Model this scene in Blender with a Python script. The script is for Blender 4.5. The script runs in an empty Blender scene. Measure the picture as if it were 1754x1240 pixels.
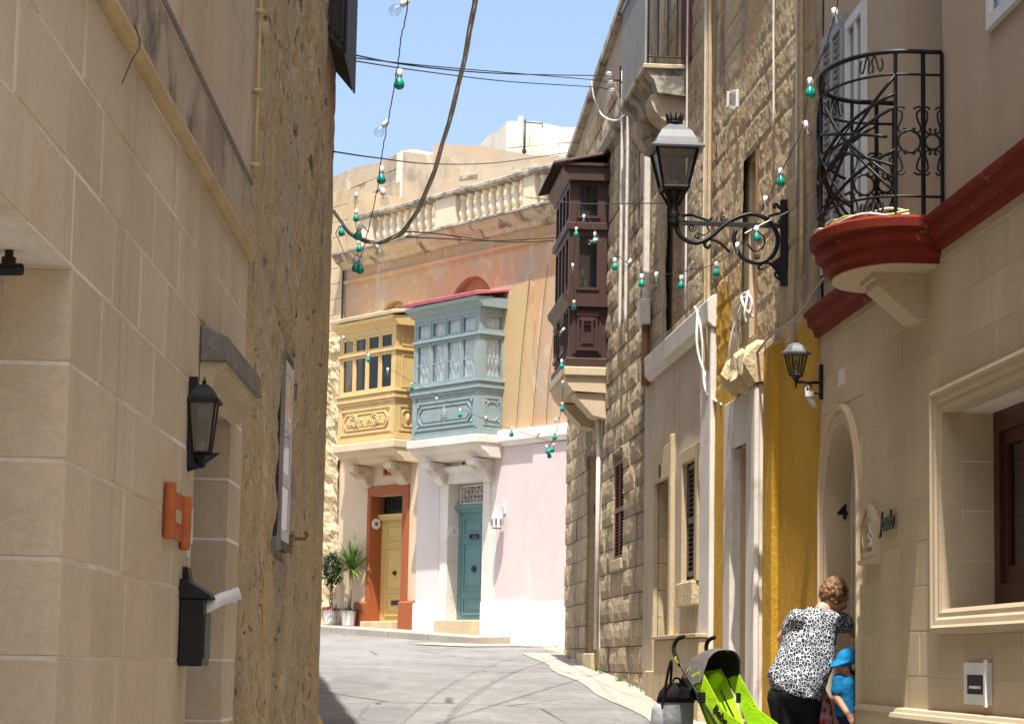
import bpy, bmesh, math, random
from mathutils import Vector, Matrix, noise
from mathutils.geometry import tessellate_polygon
random.seed(7)
sc = bpy.context.scene
COL = sc.collection
R = math.radians

# ------------------------------------------------------------------ camera
FPX, CX, CY = 4000.0, 877.0, 620.0          # focal length and image centre, in photo pixels
TILT, ROLL = math.atan(515/FPX), R(1.06)
CAMPOS = Vector((0, 0, 1.6))
FW = Vector((0, math.cos(TILT), math.sin(TILT)))
_r, _u = Vector((1, 0, 0)), Vector((0, -math.sin(TILT), math.cos(TILT)))
RT = _r*math.cos(ROLL) + _u*math.sin(ROLL)
UP = -_r*math.sin(ROLL) + _u*math.cos(ROLL)
cam = bpy.data.cameras.new('camera')
cam.sensor_width = 36; cam.lens = FPX/1754*36
cam.clip_start = .1; cam.clip_end = 2000
camo = bpy.data.objects.new('camera', cam); COL.objects.link(camo)
camo.matrix_world = Matrix(((RT.x, UP.x, -FW.x, CAMPOS.x), (RT.y, UP.y, -FW.y, CAMPOS.y),
                            (RT.z, UP.z, -FW.z, CAMPOS.z), (0, 0, 0, 1)))
sc.camera = camo

# ------------------------------------------------------------------ sky, sun, exposure
SUN = Vector((-.045, -.365, .93)).normalized()     # direction towards the sun: high, behind the camera
EL = math.asin(SUN.z); AZ = math.atan2(SUN.x, SUN.y)
wd = bpy.data.worlds.new('World'); sc.world = wd; wd.use_nodes = True
nt = wd.node_tree
sky = nt.nodes.new('ShaderNodeTexSky'); sky.sky_type = 'NISHITA'; sky.sun_disc = False
sky.sun_elevation = EL; sky.sun_rotation = AZ; sky.altitude = 0; sky.air_density = 1.0; sky.dust_density = 3.8; sky.ozone_density = 1.0
bg = nt.nodes['Background']; bg.inputs[1].default_value = .148
nt.links.new(sky.outputs[0], bg.inputs[0])
sl = bpy.data.lights.new('sun', 'SUN'); sl.energy = 5.0; sl.angle = R(.53); sl.color = (1, .955, .88)
so = bpy.data.objects.new('sun', sl); COL.objects.link(so)
so.rotation_euler = SUN.to_track_quat('Z', 'Y').to_euler(); so.location = (0, 0, 30)
sc.view_settings.view_transform = 'Standard'; sc.view_settings.look = 'None'
sc.view_settings.gamma = 1; sc.view_settings.use_curve_mapping = False
sc.view_settings.exposure = 0.86
sc.cycles.max_bounces = 8; sc.cycles.diffuse_bounces = 5; sc.cycles.transparent_max_bounces = 12
sc.cycles.use_denoising = True

# ------------------------------------------------------------------ layout helpers
SLOPE = .049                                   # the street climbs away from the camera
def gz(y): return SLOPE*max(-60, min(70, y))
def ray(px, py): return FW*FPX + RT*(px-CX) - UP*(py-CY)
def at(px, py, y):                              # the world point seen at a photo pixel at a given distance
    v = ray(px, py); return CAMPOS + v*(y/v.y)
class Frame:                                    # a wall plane: u along it, w out of it, z up
    def __init__(s, o, d):
        s.o = Vector((o[0], o[1])); s.d = Vector(d).normalized(); s.n = Vector((-s.d.y, s.d.x)); s.rot = math.atan2(s.d.y, s.d.x)
    def px(s, x, y, w=0):
        v = ray(x, y); o = s.o + s.n*w; c = CAMPOS.xy
        k = (o-c).dot(s.n)/Vector((v.x, v.y)).dot(s.n); p = CAMPOS + v*k
        return (p.xy-s.o).dot(s.d), p.z
    def W(s, u, w, z):
        p = s.o + s.d*u + s.n*w; return Vector((p.x, p.y, z))
FA = Frame((-1.18, 0), (.0105, -1))             # left-hand side of the street
F1 = Frame((3.32, 0), (-.059, 1))               # right-hand house with the arched door
F2 = Frame((3.667, 0), (-.079, 1))              # the older right-hand houses
FC = Frame((-.747, 40.4), (-.59, .807))         # the houses across the bend

# ------------------------------------------------------------------ object helpers
def empty(name, loc, rot=0):
    o = bpy.data.objects.new(name, None); COL.objects.link(o); o.location = loc; o.rotation_euler = (0, 0, rot)
    o.empty_display_size = .2; return o
def tag(o, label=None, cat=None, group=None, kind=None):
    if label: o['label'] = label
    if cat: o['category'] = cat
    if group: o['group'] = group
    if kind: o['kind'] = kind
    return o
def thing(name, label, cat, frame=None, u=0, w=0, z=0, group=None, loc=None, rot=0):
    o = empty(name, frame.W(u, w, z) if frame else loc, frame.rot if frame else rot)
    return tag(o, label, cat, group)
def link(name, me, parent=None, loc=(0, 0, 0), scale=None, rot=None):
    o = bpy.data.objects.new(name, me); COL.objects.link(o)
    if parent: o.parent = parent
    o.location = loc
    if scale: o.scale = scale
    if rot: o.rotation_euler = rot
    return o
class House:                                    # parts are given in the wall's own (u, w, z); the Empty stands at the base
    def __init__(s, name, label, cat, frame, u0):
        s.f = frame; p = frame.W(u0, 0, 0); zb = gz(p.y); s.off = Vector((-u0, 0, -zb))
        s.root = thing(name, label, cat, frame, u0, 0, zb)
    def part(s, mb, name, mat, parent=None, **k):
        o = mb.build(name, mat, parent or s.root, **k)
        if parent is None: o.location = s.off
        return o

class MB:
    def __init__(s): s.v = []; s.f = []
    def add(s, v, f):
        b = len(s.v); s.v += [tuple(p) for p in v]; s.f += [tuple(i+b for i in q) for q in f]; return s
    def box(s, x0, x1, y0, y1, z0, z1):
        v = [(x, y, z) for z in (z0, z1) for y in (y0, y1) for x in (x0, x1)]
        return s.add(v, [(0, 2, 3, 1), (4, 5, 7, 6), (0, 1, 5, 4), (2, 6, 7, 3), (0, 4, 6, 2), (1, 3, 7, 5)])
    def poly(s, pts, w0, w1, holes=(), axis='w'):
        """extrude a 2-D outline (with holes). axis w: points (u,z); axis u: points (w,z); axis z: points (u,w)"""
        loops = [list(pts)] + [list(h) for h in holes]
        tri = tessellate_polygon([[Vector((a, b, 0)) for a, b in l] for l in loops])
        flat = [p for l in loops for p in l]; n = len(flat)
        def P(a, b, c): return {'w': (a, c, b), 'u': (c, a, b), 'z': (a, b, c)}[axis]
        v = [P(a, b, w0) for a, b in flat] + [P(a, b, w1) for a, b in flat]
        f = [tuple(t) for t in tri] + [tuple(i+n for i in reversed(t)) for t in tri]
        k = 0
        for l in loops:
            m = len(l)
            for i in range(m): j = (i+1) % m; f.append((k+i, k+j, k+j+n, k+i+n))
            k += m
        return s.add(v, f)
    def tube(s, pts, r, n=6, closed=False, cap=True):
        pts = [Vector(p) for p in pts]; m = len(pts)
        if m < 2: return s
        rr = r if isinstance(r, (list, tuple)) else [r]*m
        v = []; ref = None
        for i, p in enumerate(pts):
            a = pts[(i-1) % m] if (closed or i > 0) else p
            b = pts[(i+1) % m] if (closed or i < m-1) else p
            t = (b-a); t = t.normalized() if t.length > 1e-9 else Vector((0, 0, 1))
            if ref is None: ref = t.orthogonal().normalized()
            x = (ref - t*ref.dot(t)); x = x.normalized() if x.length > 1e-6 else t.orthogonal().normalized()
            ref = x; y = t.cross(x)
            for k in range(n):
                an = 2*math.pi*(k+.5)/n; v.append(p + (x*math.cos(an)+y*math.sin(an))*rr[i])
        f = []
        for i in range(m if closed else m-1):
            j = (i+1) % m
            for k in range(n): l = (k+1) % n; f.append((i*n+k, i*n+l, j*n+l, j*n+k))
        if cap and not closed: f += [tuple(range(n))[::-1], tuple((m-1)*n+k for k in range(n))]
        return s.add(v, f)
    def lathe(s, prof, c=(0, 0, 0), n=12, M=None):
        v = []; f = []
        for r, z in prof:
            for k in range(n):
                an = 2*math.pi*(k+.5)/n; p = Vector((r*math.cos(an), r*math.sin(an), z))
                v.append((M @ p if M else p) + Vector(c))
        m = len(prof)
        for i in range(m-1):
            for k in range(n): l = (k+1) % n; f.append((i*n+k, i*n+l, (i+1)*n+l, (i+1)*n+k))
        f += [tuple(range(n))[::-1], tuple((m-1)*n+k for k in range(n))]
        return s.add(v, f)
    def ball(s, c, rx, ry=None, rz=None, n=12, m=8, M=None):
        ry = ry or rx; rz = rz or rx; v = []; f = []
        for i in range(m+1):
            th = math.pi*i/m
            for k in range(n):
                ph = 2*math.pi*k/n
                p = Vector((rx*math.sin(th)*math.cos(ph), ry*math.sin(th)*math.sin(ph), rz*math.cos(th)))
                v.append((M @ p if M else p) + Vector(c))
        for i in range(m):
            for k in range(n): l = (k+1) % n; f.append((i*n+k, (i+1)*n+k, (i+1)*n+l, i*n+l))
        return s.add(v, f)
    def capsule(s, a, b, ra, rb, n=12):
        a = Vector(a); b = Vector(b); s.ball(a, ra, n=n, m=8); s.ball(b, rb, n=n, m=8)
        return s.tube([a, b], [ra, rb], n)
    def loft(s, rings, cap=True):
        n = len(rings[0]); v = [p for r in rings for p in r]; f = []
        for i in range(len(rings)-1):
            for k in range(n): l = (k+1) % n; f.append((i*n+k, i*n+l, (i+1)*n+l, (i+1)*n+k))
        if cap: f += [tuple(range(n))[::-1], tuple((len(rings)-1)*n+k for k in range(n))]
        return s.add(v, f)
    def mesh(s, name, mat, bevel=0, smooth=False, merge=0, seg=1):
        me = bpy.data.meshes.new(name); me.from_pydata(s.v, [], s.f)
        bm = bmesh.new(); bm.from_mesh(me)
        if merge: bmesh.ops.remove_doubles(bm, verts=bm.verts, dist=merge)
        bmesh.ops.recalc_face_normals(bm, faces=bm.faces)
        if bevel:
            ed = [e for e in bm.edges if len(e.link_faces) == 2 and e.calc_face_angle(0) > .6]
            bmesh.ops.bevel(bm, geom=ed, offset=bevel, segments=seg, affect='EDGES', profile=.5, clamp_overlap=True)
        bm.to_mesh(me); bm.free()
        if mat: me.materials.append(mat)
        if smooth:
            for p in me.polygons: p.use_smooth = True
        return me
    def build(s, name, mat, parent=None, bevel=0, smooth=False, merge=0, loc=(0, 0, 0), seg=1, rot=None):
        return link(name, s.mesh(name, mat, bevel, smooth, merge, seg), parent, loc, rot=rot)
def copy_tree(o, parent=None):
    c = o.copy(); COL.objects.link(c); c.parent = parent
    for ch in list(o.children): copy_tree(ch, c)
    return c
def rect(a, b, c, d): return [(a, c), (b, c), (b, d), (a, d)]
def arcpts(cx, cz, r, a0, a1, n, rz=None):
    rz = rz or r
    return [(cx+r*math.cos(R(a0+(a1-a0)*i/n)), cz+rz*math.sin(R(a0+(a1-a0)*i/n))) for i in range(n+1)]
def spline(pts, n=8):
    """Catmull-Rom through points"""
    P = [Vector(p) for p in pts]; P = [P[0]*2-P[1]] + P + [P[-1]*2-P[-2]]; out = []
    for i in range(1, len(P)-2):
        a, b, c, d = P[i-1:i+3]
        for k in range(n):
            t = k/n; out.append(.5*((2*b)+(c-a)*t+(2*a-5*b+4*c-d)*t*t+(3*b-a-3*c+d)*t**3))
    out.append(P[-2]); return out
def spiral(cx, cz, r0, r1, a0, turns, n=18):
    return [(cx+(r0+(r1-r0)*i/n)*math.cos(R(a0)+2*math.pi*turns*i/n), cz+(r0+(r1-r0)*i/n)*math.sin(R(a0)+2*math.pi*turns*i/n)) for i in range(n+1)]
def text_mesh(name, body, size, mat, parent, loc, rot, depth=.004, shear=0, bold=0):
    c = bpy.data.curves.new(name, 'FONT'); c.body = body; c.size = size; c.extrude = depth; c.shear = shear; c.offset = bold
    c.align_x = 'CENTER'; c.align_y = 'CENTER'
    t = bpy.data.objects.new(name, c); COL.objects.link(t)
    bpy.context.view_layer.update()
    me = bpy.data.meshes.new_from_object(t.evaluated_get(bpy.context.evaluated_depsgraph_get()))
    bpy.data.objects.remove(t); me.materials.clear(); me.materials.append(mat); me.name = name
    return link(name, me, parent, loc, rot=rot)

# ------------------------------------------------------------------ materials
class NT:
    def __init__(s, name):
        s.m = bpy.data.materials.new(name); s.m.use_nodes = True; s.t = s.m.node_tree; s.n = s.t.nodes
        s.b = s.n['Principled BSDF']
    def new(s, typ, **k):
        n = s.n.new('ShaderNode'+typ)
        for a, b in k.items(): setattr(n, a, b)
        return n
    def L(s, a, b): s.t.links.new(a, b)
    def pos(s, scale=(1, 1, 1), obj=False):
        mp = s.new('Mapping'); mp.inputs['Scale'].default_value = scale
        if obj: s.L(s.new('TexCoord').outputs['Object'], mp.inputs[0])
        else: s.L(s.new('NewGeometry').outputs['Position'], mp.inputs[0])
        return mp.outputs[0]
    def noise(s, vec, scale, detail=5, rough=.6, dist=0):
        n = s.new('TexNoise'); n.inputs['Scale'].default_value = scale; n.inputs['Detail'].default_value = detail
        n.inputs['Roughness'].default_value = rough; n.inputs['Distortion'].default_value = dist; s.L(vec, n.inputs['Vector'])
        return n.outputs['Fac']
    def ramp(s, fac, a, b, va=0, vb=1):
        n = s.new('MapRange'); n.inputs[1].default_value = a; n.inputs[2].default_value = b
        n.inputs[3].default_value = va; n.inputs[4].default_value = vb; n.interpolation_type = 'SMOOTHSTEP'; s.L(fac, n.inputs[0]); return n.outputs[0]
    def mix(s, fac, a, b, mode='MIX'):
        n = s.new('Mix', data_type='RGBA', blend_type=mode, clamp_factor=True)
        for v, i in ((fac, 0), (a, 6), (b, 7)):
            if isinstance(v, (int, float)): n.inputs[i].default_value = v
            elif isinstance(v, tuple): n.inputs[i].default_value = v+(1,) if len(v) == 3 else v
            else: s.L(v, n.inputs[i])
        return n.outputs[2]
    def math(s, op, a, b=0):
        n = s.new('Math', operation=op)
        for v, i in ((a, 0), (b, 1)):
            if isinstance(v, (int, float)): n.inputs[i].default_value = v
            else: s.L(v, n.inputs[i])
        return n.outputs[0]
    def bump(s, h, strength, dist=.02):
        n = s.new('Bump'); n.inputs['Strength'].default_value = strength; n.inputs['Distance'].default_value = dist
        s.L(h, n.inputs['Height']); s.L(n.outputs[0], s.b.inputs['Normal'])
    def out(s, col, rough=.85, metal=0, spec=.3):
        if isinstance(col, tuple): s.b.inputs['Base Color'].default_value = col+(1,)
        else: s.L(col, s.b.inputs['Base Color'])
        if isinstance(rough, (int, float)): s.b.inputs['Roughness'].default_value = rough
        else: s.L(rough, s.b.inputs['Roughness'])
        s.b.inputs['Metallic'].default_value = metal; s.b.inputs['Specular IOR Level'].default_value = spec
        return s.m

def stone(name, c1, c2, scale=1.5, streak=None, blotch=None, grain=.12, bump=.4, bs=45, var=.12, rough=.92, pits=None, obj=False, bd=.01):
    """limestone or plaster: two tones, optional streaks (colour, amount, scale), blotches (colour, amount, scale), pits"""
    k = NT(name); p = k.pos(obj=obj)
    col = k.mix(k.ramp(k.noise(p, scale, 6, .65), .3, .7), c1, c2)
    if blotch:
        for bc, am, bsx, lo, hi in (blotch if isinstance(blotch, list) else [blotch]):
            m = k.ramp(k.noise(p, bsx, 8, .7, .6), lo, hi); col = k.mix(k.math('MULTIPLY', m, am), col, bc)
    if streak:
        for scol, am, sv, lo, hi in (streak if isinstance(streak, list) else [streak]):
            m = k.ramp(k.noise(k.pos(sv, obj), 1, 8, .68, .3), lo, hi)
            m = k.math('MULTIPLY', m, k.ramp(k.noise(p, .7, 3), .35, .6, .35, 1)); col = k.mix(k.math('MULTIPLY', m, am), col, scol)
    g = k.noise(p, bs, 6, .7); col = k.mix(1, col, k.mix(k.ramp(g, .25, .75), (1-grain,)*3, (1+grain,)*3), 'MULTIPLY')
    if var:
        oi = k.new('ObjectInfo').outputs['Random']
        col = k.mix(1, col, k.mix(oi, (1-var, 1-var*1.05, 1-var*1.2), (1+var*.7, 1+var*.7, 1+var*.7)), 'MULTIPLY')
    h = g
    if pits:
        pt = k.ramp(k.noise(k.pos(pits[1], obj), 1, 6, .75, .5), .30, .42)
        col = k.mix(k.math('MULTIPLY', k.math('SUBTRACT', 1, pt), pits[0]), col, pits[2]); h = k.math('ADD', k.math('MULTIPLY', g, .5), pt)
    k.bump(h, bump, bd); return k.out(col, rough)
def paint(name, col, rough=.5, dirt=(.25, .2, .15), da=.25, ds=3, bump=.15, bs=20, var=0, spec=.4, worn=None):
    k = NT(name); p = k.pos(); c = k.mix(k.math('MULTIPLY', k.ramp(k.noise(p, ds, 8, .7), .45, .8), da), col, dirt)
    c = k.mix(k.math('MULTIPLY', k.ramp(k.noise(k.pos((9, 9, .8)), 1, 6, .6), .5, .8), da*.8), c, dirt)
    if worn: c = k.mix(k.math('MULTIPLY', k.ramp(k.noise(p, worn[1], 8, .75), .6, .66), worn[2]), c, worn[0])
    if var: c = k.mix(1, c, k.mix(k.new('ObjectInfo').outputs['Random'], (1-var,)*3, (1+var,)*3), 'MULTIPLY')
    k.bump(k.noise(p, bs, 6, .7), bump, .004); return k.out(c, rough, 0, spec)
def plain(name, col, rough=.5, metal=0, spec=.5, emit=None):
    k = NT(name); p = k.pos(); c = k.mix(k.ramp(k.noise(p, 14, 5), .3, .75), tuple(x*.82 for x in col), tuple(min(1, x*1.1) for x in col))
    return k.out(c, rough, metal, spec)
def cloth(name, col, rough=.85, weave=420, crease=9, da=.35):
    k = NT(name); p = k.pos(obj=True); n = k.noise(p, crease, 5, .6, .8); w = k.noise(p, weave, 2, .5)
    c = k.mix(k.math('MULTIPLY', k.ramp(n, .35, .7), da), col, tuple(x*.45 for x in col)); c = k.mix(1, c, k.mix(w, (.85,)*3, (1.12,)*3), 'MULTIPLY')
    k.bump(k.math('ADD', n, k.math('MULTIPLY', w, .12)), .7, .02); return k.out(c, rough, 0, .15)
def wood(name, c1, c2, rough=.6, sv=(40, 40, 2.5), bump=.3):
    k = NT(name); n = k.noise(k.pos(sv), 1, 7, .65, .4); c = k.mix(k.ramp(n, .3, .7), c1, c2)
    k.bump(n, bump, .004); return k.out(c, rough, 0, .35)
def glass(name, tint=(.8, .85, .88), refl=.1, rough=.03):
    k = NT(name); k.n.remove(k.b); o = k.n['Material Output']
    tr = k.new('BsdfTransparent'); tr.inputs[0].default_value = tint+(1,)
    gl = k.new('BsdfGlossy'); gl.inputs[1].default_value = rough
    mx = k.new('MixShader'); k.L(k.math('ADD', k.math('MULTIPLY', k.math('POWER', k.new('LayerWeight').outputs['Facing'], 4), .7), refl*.5), mx.inputs[0]); k.L(tr.outputs[0], mx.inputs[1]); k.L(gl.outputs[0], mx.inputs[2])
    k.L(mx.outputs[0], o.inputs[0]); return k.m

CREAM = (.62, .53, .40)
m_blockA = stone('cream_ashlar', (.63, .52, .385), (.545, .44, .315), .8, streak=[((.36, .275, .175), .6, (2.6, 2.6, .10), .53, .68), ((.39, .31, .215), .5, (1.6, 1.6, .35), .48, .72), ((.60, .50, .37), .5, (2.2, 2.2, .6), .5, .7)], blotch=[((.48, .31, .12), .5, .6, .53, .70), ((.33, .28, .22), .35, 2.6, .62, .74)], grain=.10, bump=.35, bs=42, var=.06)
m_blockA_soot = stone('sooty_ashlar', (.50, .41, .30), (.42, .34, .25), 1.1, streak=[((.05, .047, .045), .82, (1.1, 1.1, 1.2), .46, .60), ((.40, .30, .18), .4, (7, 7, .4), .5, .75)], grain=.06, bump=.25, bs=70, var=.06)
m_mortar = stone('pale_mortar', (.88, .84, .78), (.62, .50, .34), .5, grain=.1, var=0)
m_mouldA = stone('ochre_moulding', (.54, .41, .22), (.46, .34, .17), 3, blotch=((.10, .09, .08), .55, 5, .62, .74), grain=.1, bump=.4, bs=30, var=0)
m_jamb = stone('jamb_stone', (.53, .43, .30), (.46, .365, .24), 1.2, blotch=((.48, .34, .14), .5, 1.3, .52, .7), grain=.07, bump=.25, var=.07)
m_grey_cap = stone('weathered_cap', (.16, .145, .13), (.25, .22, .18), 5, grain=.2, bump=.5, var=0)
m_old = stone('eroded_limestone', (.55, .42, .24), (.45, .345, .215), 1.1,
              streak=[((.20, .17, .13), .8, (1.2, 1.2, .75), .50, .66), ((.60, .38, .11), .5, (1.3, 1.3, .9), .54, .68), ((.46, .44, .41), .7, (.9, .9, .5), .52, .68), ((.70, .58, .38), .6, (2, 2, 1.2), .55, .7)],
              blotch=[((.13, .095, .06), .6, 5, .60, .70)], grain=.26, bump=1, bs=34, var=0, pits=(.85, (5, 5, 7), (.13, .085, .045)), bd=.03)
m_rough = stone('rough_faced_stone', (.51, .40, .25), (.41, .32, .205), 1.3, streak=[((.12, .107, .095), .85, (1.5, 1.5, .22), .48, .62), ((.56, .40, .20), .5, (3, 3, .8), .5, .7)], blotch=[((.22, .185, .14), .55, 6, .55, .68)], grain=.28, bump=1, bs=16, var=.12, bd=.05)
m_rough_joint = stone('dark_joint', (.33, .27, .20), (.26, .21, .16), 3, grain=.2, var=0)
m_render = stone('old_render', (.50, .43, .325), (.43, .36, .265), 1.2, streak=((.26, .21, .15), .6, (2, 2, .5), .5, .70), blotch=[((.50, .44, .35), .6, 1.6, .52, .66), ((.20, .165, .12), .5, 3.5, .6, .7)], grain=.1, bump=.35, bs=30, var=.05)
m_dressed = stone('dressed_limestone', (.52, .415, .265), (.44, .35, .22), 1.6, streak=((.27, .21, .14), .55, (2.5, 2.5, .6), .5, .70), grain=.12, bump=.4, bs=32, var=.08)
m_whitewash = stone('whitewash', (.68, .645, .595), (.58, .535, .475), 1.4, blotch=[((.44, .37, .27), .6, 2.5, .57, .70), ((.30, .25, .19), .4, 6, .62, .72)], grain=.06, bump=.3, bs=24, var=.03)
m_block1 = stone('pale_ashlar', (.53, .43, .295), (.47, .375, .25), .8, streak=[((.34, .26, .16), .45, (1.5, 1.5, .4), .5, .72)], blotch=((.53, .43, .29), .5, 1.3, .55, .7), grain=.09, bump=.3, bs=60, var=.06)
m_plaster1 = stone('pale_plaster', (.47, .385, .27), (.41, .33, .23), .6, streak=[((.34, .275, .19), .5, (1.4, 1.4, .3), .5, .72), ((.30, .26, .21), .4, (5, 5, .5), .6, .75)], blotch=((.38, .31, .22), .4, 1.6, .6, .74), grain=.07, bump=.2, var=0)
m_trim1 = stone('cream_trim', (.52, .42, .285), (.46, .365, .24), 1.0, streak=((.42, .34, .23), .35, (2, 2, .6), .52, .72), grain=.07, bump=.2, var=.03)
m_red = paint('oxblood_paint', (.165, .021, .010), .8, (.07, .012, .009), .5, 4, .6, 26, spec=.15, worn=((.30, .17, .11), 7, .5))
m_pink = stone('pink_limewash', (.63, .535, .525), (.58, .485, .475), .6, streak=((.52, .43, .41), .45, (1.2, 1.2, .4), .5, .7), blotch=((.70, .62, .59), .6, 1.2, .54, .68), grain=.05, bump=.15, bs=30, var=0)
m_pale = stone('pale_lilac_plaster', (.64, .57, .55), (.60, .53, .50), 1, grain=.04, bump=.15, var=0)
m_white_pl = stone('white_plinth', (.78, .75, .71), (.71, .675, .62), 1.5, blotch=[((.52, .45, .35), .55, 2.2, .55, .70), ((.40, .34, .26), .4, 7, .62, .72)], grain=.04, bump=.2, var=0)
m_peach = stone('peach_plaster', (.60, .47, .33), (.55, .42, .29), 1, streak=((.42, .32, .22), .4, (5, 5, .5), .5, .75), grain=.06, bump=.2, var=0)
m_orange_wall = stone('faded_orange_plaster', (.47, .275, .14), (.42, .295, .185), .9,
                      streak=[((.34, .30, .28), .55, (2, 2, .35), .5, .68), ((.55, .47, .35), .7, (2.2, 2.2, .4), .52, .66)],
                      blotch=[((.33, .275, .255), .55, .8, .50, .62), ((.46, .20, .08), .45, .7, .52, .66), ((.50, .40, .27), .6, 1.7, .53, .64), ((.60, .50, .36), .7, 1.2, .6, .7)], grain=.08, bump=.3, bs=20, var=0)
m_terra = paint('terracotta_paint', (.30, .082, .024), .7, (.22, .07, .03), .35, 3, .3)
m_cornice = stone('weathered_cornice', (.50, .42, .30), (.42, .34, .24), 2, blotch=[((.10, .09, .08), .8, 2.6, .5, .62), ((.48, .26, .10), .5, 1.4, .55, .68)], grain=.15, bump=.5, bs=22, var=.05)
m_balu = stone('balustrade_stone', (.66, .58, .45), (.58, .49, .36), 2, streak=((.25, .21, .16), .45, (5, 5, 1.2), .54, .7), grain=.1, bump=.3, var=.06)
m_coping = stone('lichened_coping', (.42, .37, .29), (.30, .27, .22), 3, blotch=((.08, .075, .07), .8, 3, .46, .6), grain=.18, bump=.5, var=0)
m_rubble = stone('rubble_stone', (.55, .44, .27), (.47, .37, .215), 1.5, blotch=((.40, .30, .16), .6, 3, .5, .66), grain=.2, bump=.9, bs=14, var=.1, bd=.04)
m_roofstone = stone('roof_stone', (.43, .36, .275), (.34, .29, .225), .6, streak=((.17, .155, .14), .8, (.9, .9, .5), .48, .62), blotch=[((.52, .30, .15), .5, .6, .53, .66), ((.62, .56, .47), .6, 1.2, .56, .66)], grain=.1, bump=.3, var=.05)
m_roofwhite = stone('roof_whitewash', (.66, .62, .55), (.56, .51, .43), .6, streak=((.34, .29, .22), .7, (.8, .8, .5), .5, .66), grain=.06, bump=.2, var=0)
m_bluew = paint('blue_painted_wood', (.225, .295, .30), .5, (.12, .15, .15), .5, 4, .2, worn=((.38, .37, .33), 9, .35))
m_doorblue = paint('teal_door_paint', (.105, .215, .225), .45, (.06, .13, .14), .3, 4, .12)
m_yelw = paint('straw_painted_wood', (.58, .42, .185), .5, (.36, .235, .09), .5, 4, .2, worn=((.52, .42, .28), 9, .4))
m_doory = paint('ochre_door_paint', (.52, .36, .13), .45, (.34, .22, .08), .3, 4, .12)
m_brown = paint('brown_painted_wood', (.058, .027, .021), .5, (.035, .017, .014), .4, 5, .15)
m_pinkroof = paint('pink_membrane', (.46, .13, .155), .6, (.30, .10, .11), .35, 6, .2)
m_creamroof = stone('cream_roofing', (.64, .53, .35), (.52, .42, .26), 4, blotch=((.3, .24, .15), .6, 6, .55, .7), grain=.12, bump=.4, var=0)
m_iron = paint('black_iron', (.008, .008, .009), .45, (.025, .022, .02), .5, 9, .25, 60, spec=.3)
m_irongrey = paint('grey_iron', (.022, .023, .025), .45, (.02, .02, .02), .5, 9, .25, 60)
m_lampgrey = paint('grey_lamp_hood', (.115, .12, .128), .45, (.06, .06, .062), .4, 12, .1, 60)
m_glass = glass('window_glass', (.50, .53, .55), .10)
m_clear = glass('clear_glass', (.86, .89, .90), .07)
m_frost = glass('lamp_glass', (.70, .68, .64), .25, .3)
m_sheet = glass('bulb_glass', (.90, .93, .95), .10)
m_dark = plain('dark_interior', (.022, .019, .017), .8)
m_curtain = plain('white_curtain', (.84, .83, .82), .9, spec=.1)
m_teal = plain('teal_bulb', (.005, .29, .225), .22, spec=.6)
m_porc = plain('white_porcelain', (.72, .72, .70), .35)
m_cable = plain('black_cable', (.018, .018, .02), .6)
m_cablegrey = plain('grey_cable', (.36, .33, .285), .6)
m_cablewhite = plain('white_cable', (.66, .63, .57), .6)
m_cableyel = plain('yellow_cable', (.60, .44, .10), .6)
m_ochrepipe = plain('ochre_pipe', (.46, .345, .19), .7)
m_pvc = plain('pale_pvc', (.62, .57, .50), .5)
m_rust = plain('rusty_pipe', (.24, .105, .035), .7)
m_terrac = plain('terracotta', (.46, .12, .025), .7)
m_maroon = wood('mahogany', (.038, .008, .005), (.075, .016, .009), .4)
m_greywood = wood('grey_weathered_wood', (.17, .16, .15), (.30, .285, .265), .8)
m_blackwood = wood('black_weathered_wood', (.016, .014, .013), (.06, .05, .043), .8)
m_shutter_red = paint('red_brown_shutter', (.13, .042, .03), .6, (.2, .12, .09), .35, 9)
m_shutter_brn = paint('grey_brown_shutter', (.115, .075, .055), .6, (.25, .2, .16), .35, 9)
m_whitepaint = paint('white_frame', (.66, .66, .66), .45, (.4, .37, .33), .3, 6)
m_greyshut = paint('grey_shutter', (.30, .30, .31), .5, (.2, .19, .18), .3, 6)

# ------------------------------------------------------------------ wall-building helpers
def unit_block(mat, bev=.012):
    return MB().box(0, 1, -1, 0, 0, 1).mesh('block', mat, bevel=bev)
def rough_blocks(mat, n=9, amp=.05):
    out = []
    for q in range(n):
        nx, nz = 5, 3; v = []; f = []
        for j in range(nz+1):
            for i in range(nx+1):
                e = (i in (0, nx)) or (j in (0, nz))
                v.append((i/nx, (-.10-.06*random.random()) if e else amp*random.uniform(-.6, 1), j/nz))
        for j in range(nz):
            for i in range(nx): a = j*(nx+1)+i; f.append((a, a+1, a+nx+2, a+nx+1))
        m = MB().add(v, f); b = len(m.v); ring = [i for i in range(nx+1)] + [(j+1)*(nx+1)-1 for j in range(1, nz+1)] + [nz*(nx+1)+i for i in range(nx-1, -1, -1)] + [j*(nx+1) for j in range(nz-1, 0, -1)]
        for i in ring: x, y, z = m.v[i]; m.v.append((x, -1, z))
        k = len(ring)
        for i in range(k): j = (i+1) % k; m.f.append((ring[i], b+i, b+j, ring[j]))
        m.f.append(tuple(b+i for i in range(k)))
        out.append(m.mesh('block', mat))
    return out
def split(u0, u1, L, rnd, stag):
    """cut points along a course"""
    c = [u0]; x = u0 + L*(.35+.5*rnd.random() if stag else .8+.4*rnd.random())
    while x < u1-.45*L: c.append(x); x += L*rnd.uniform(.8, 1.25)
    if len(c) > 1 and u1-c[-1] < .3*L: c.pop()
    return c+[u1]
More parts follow.
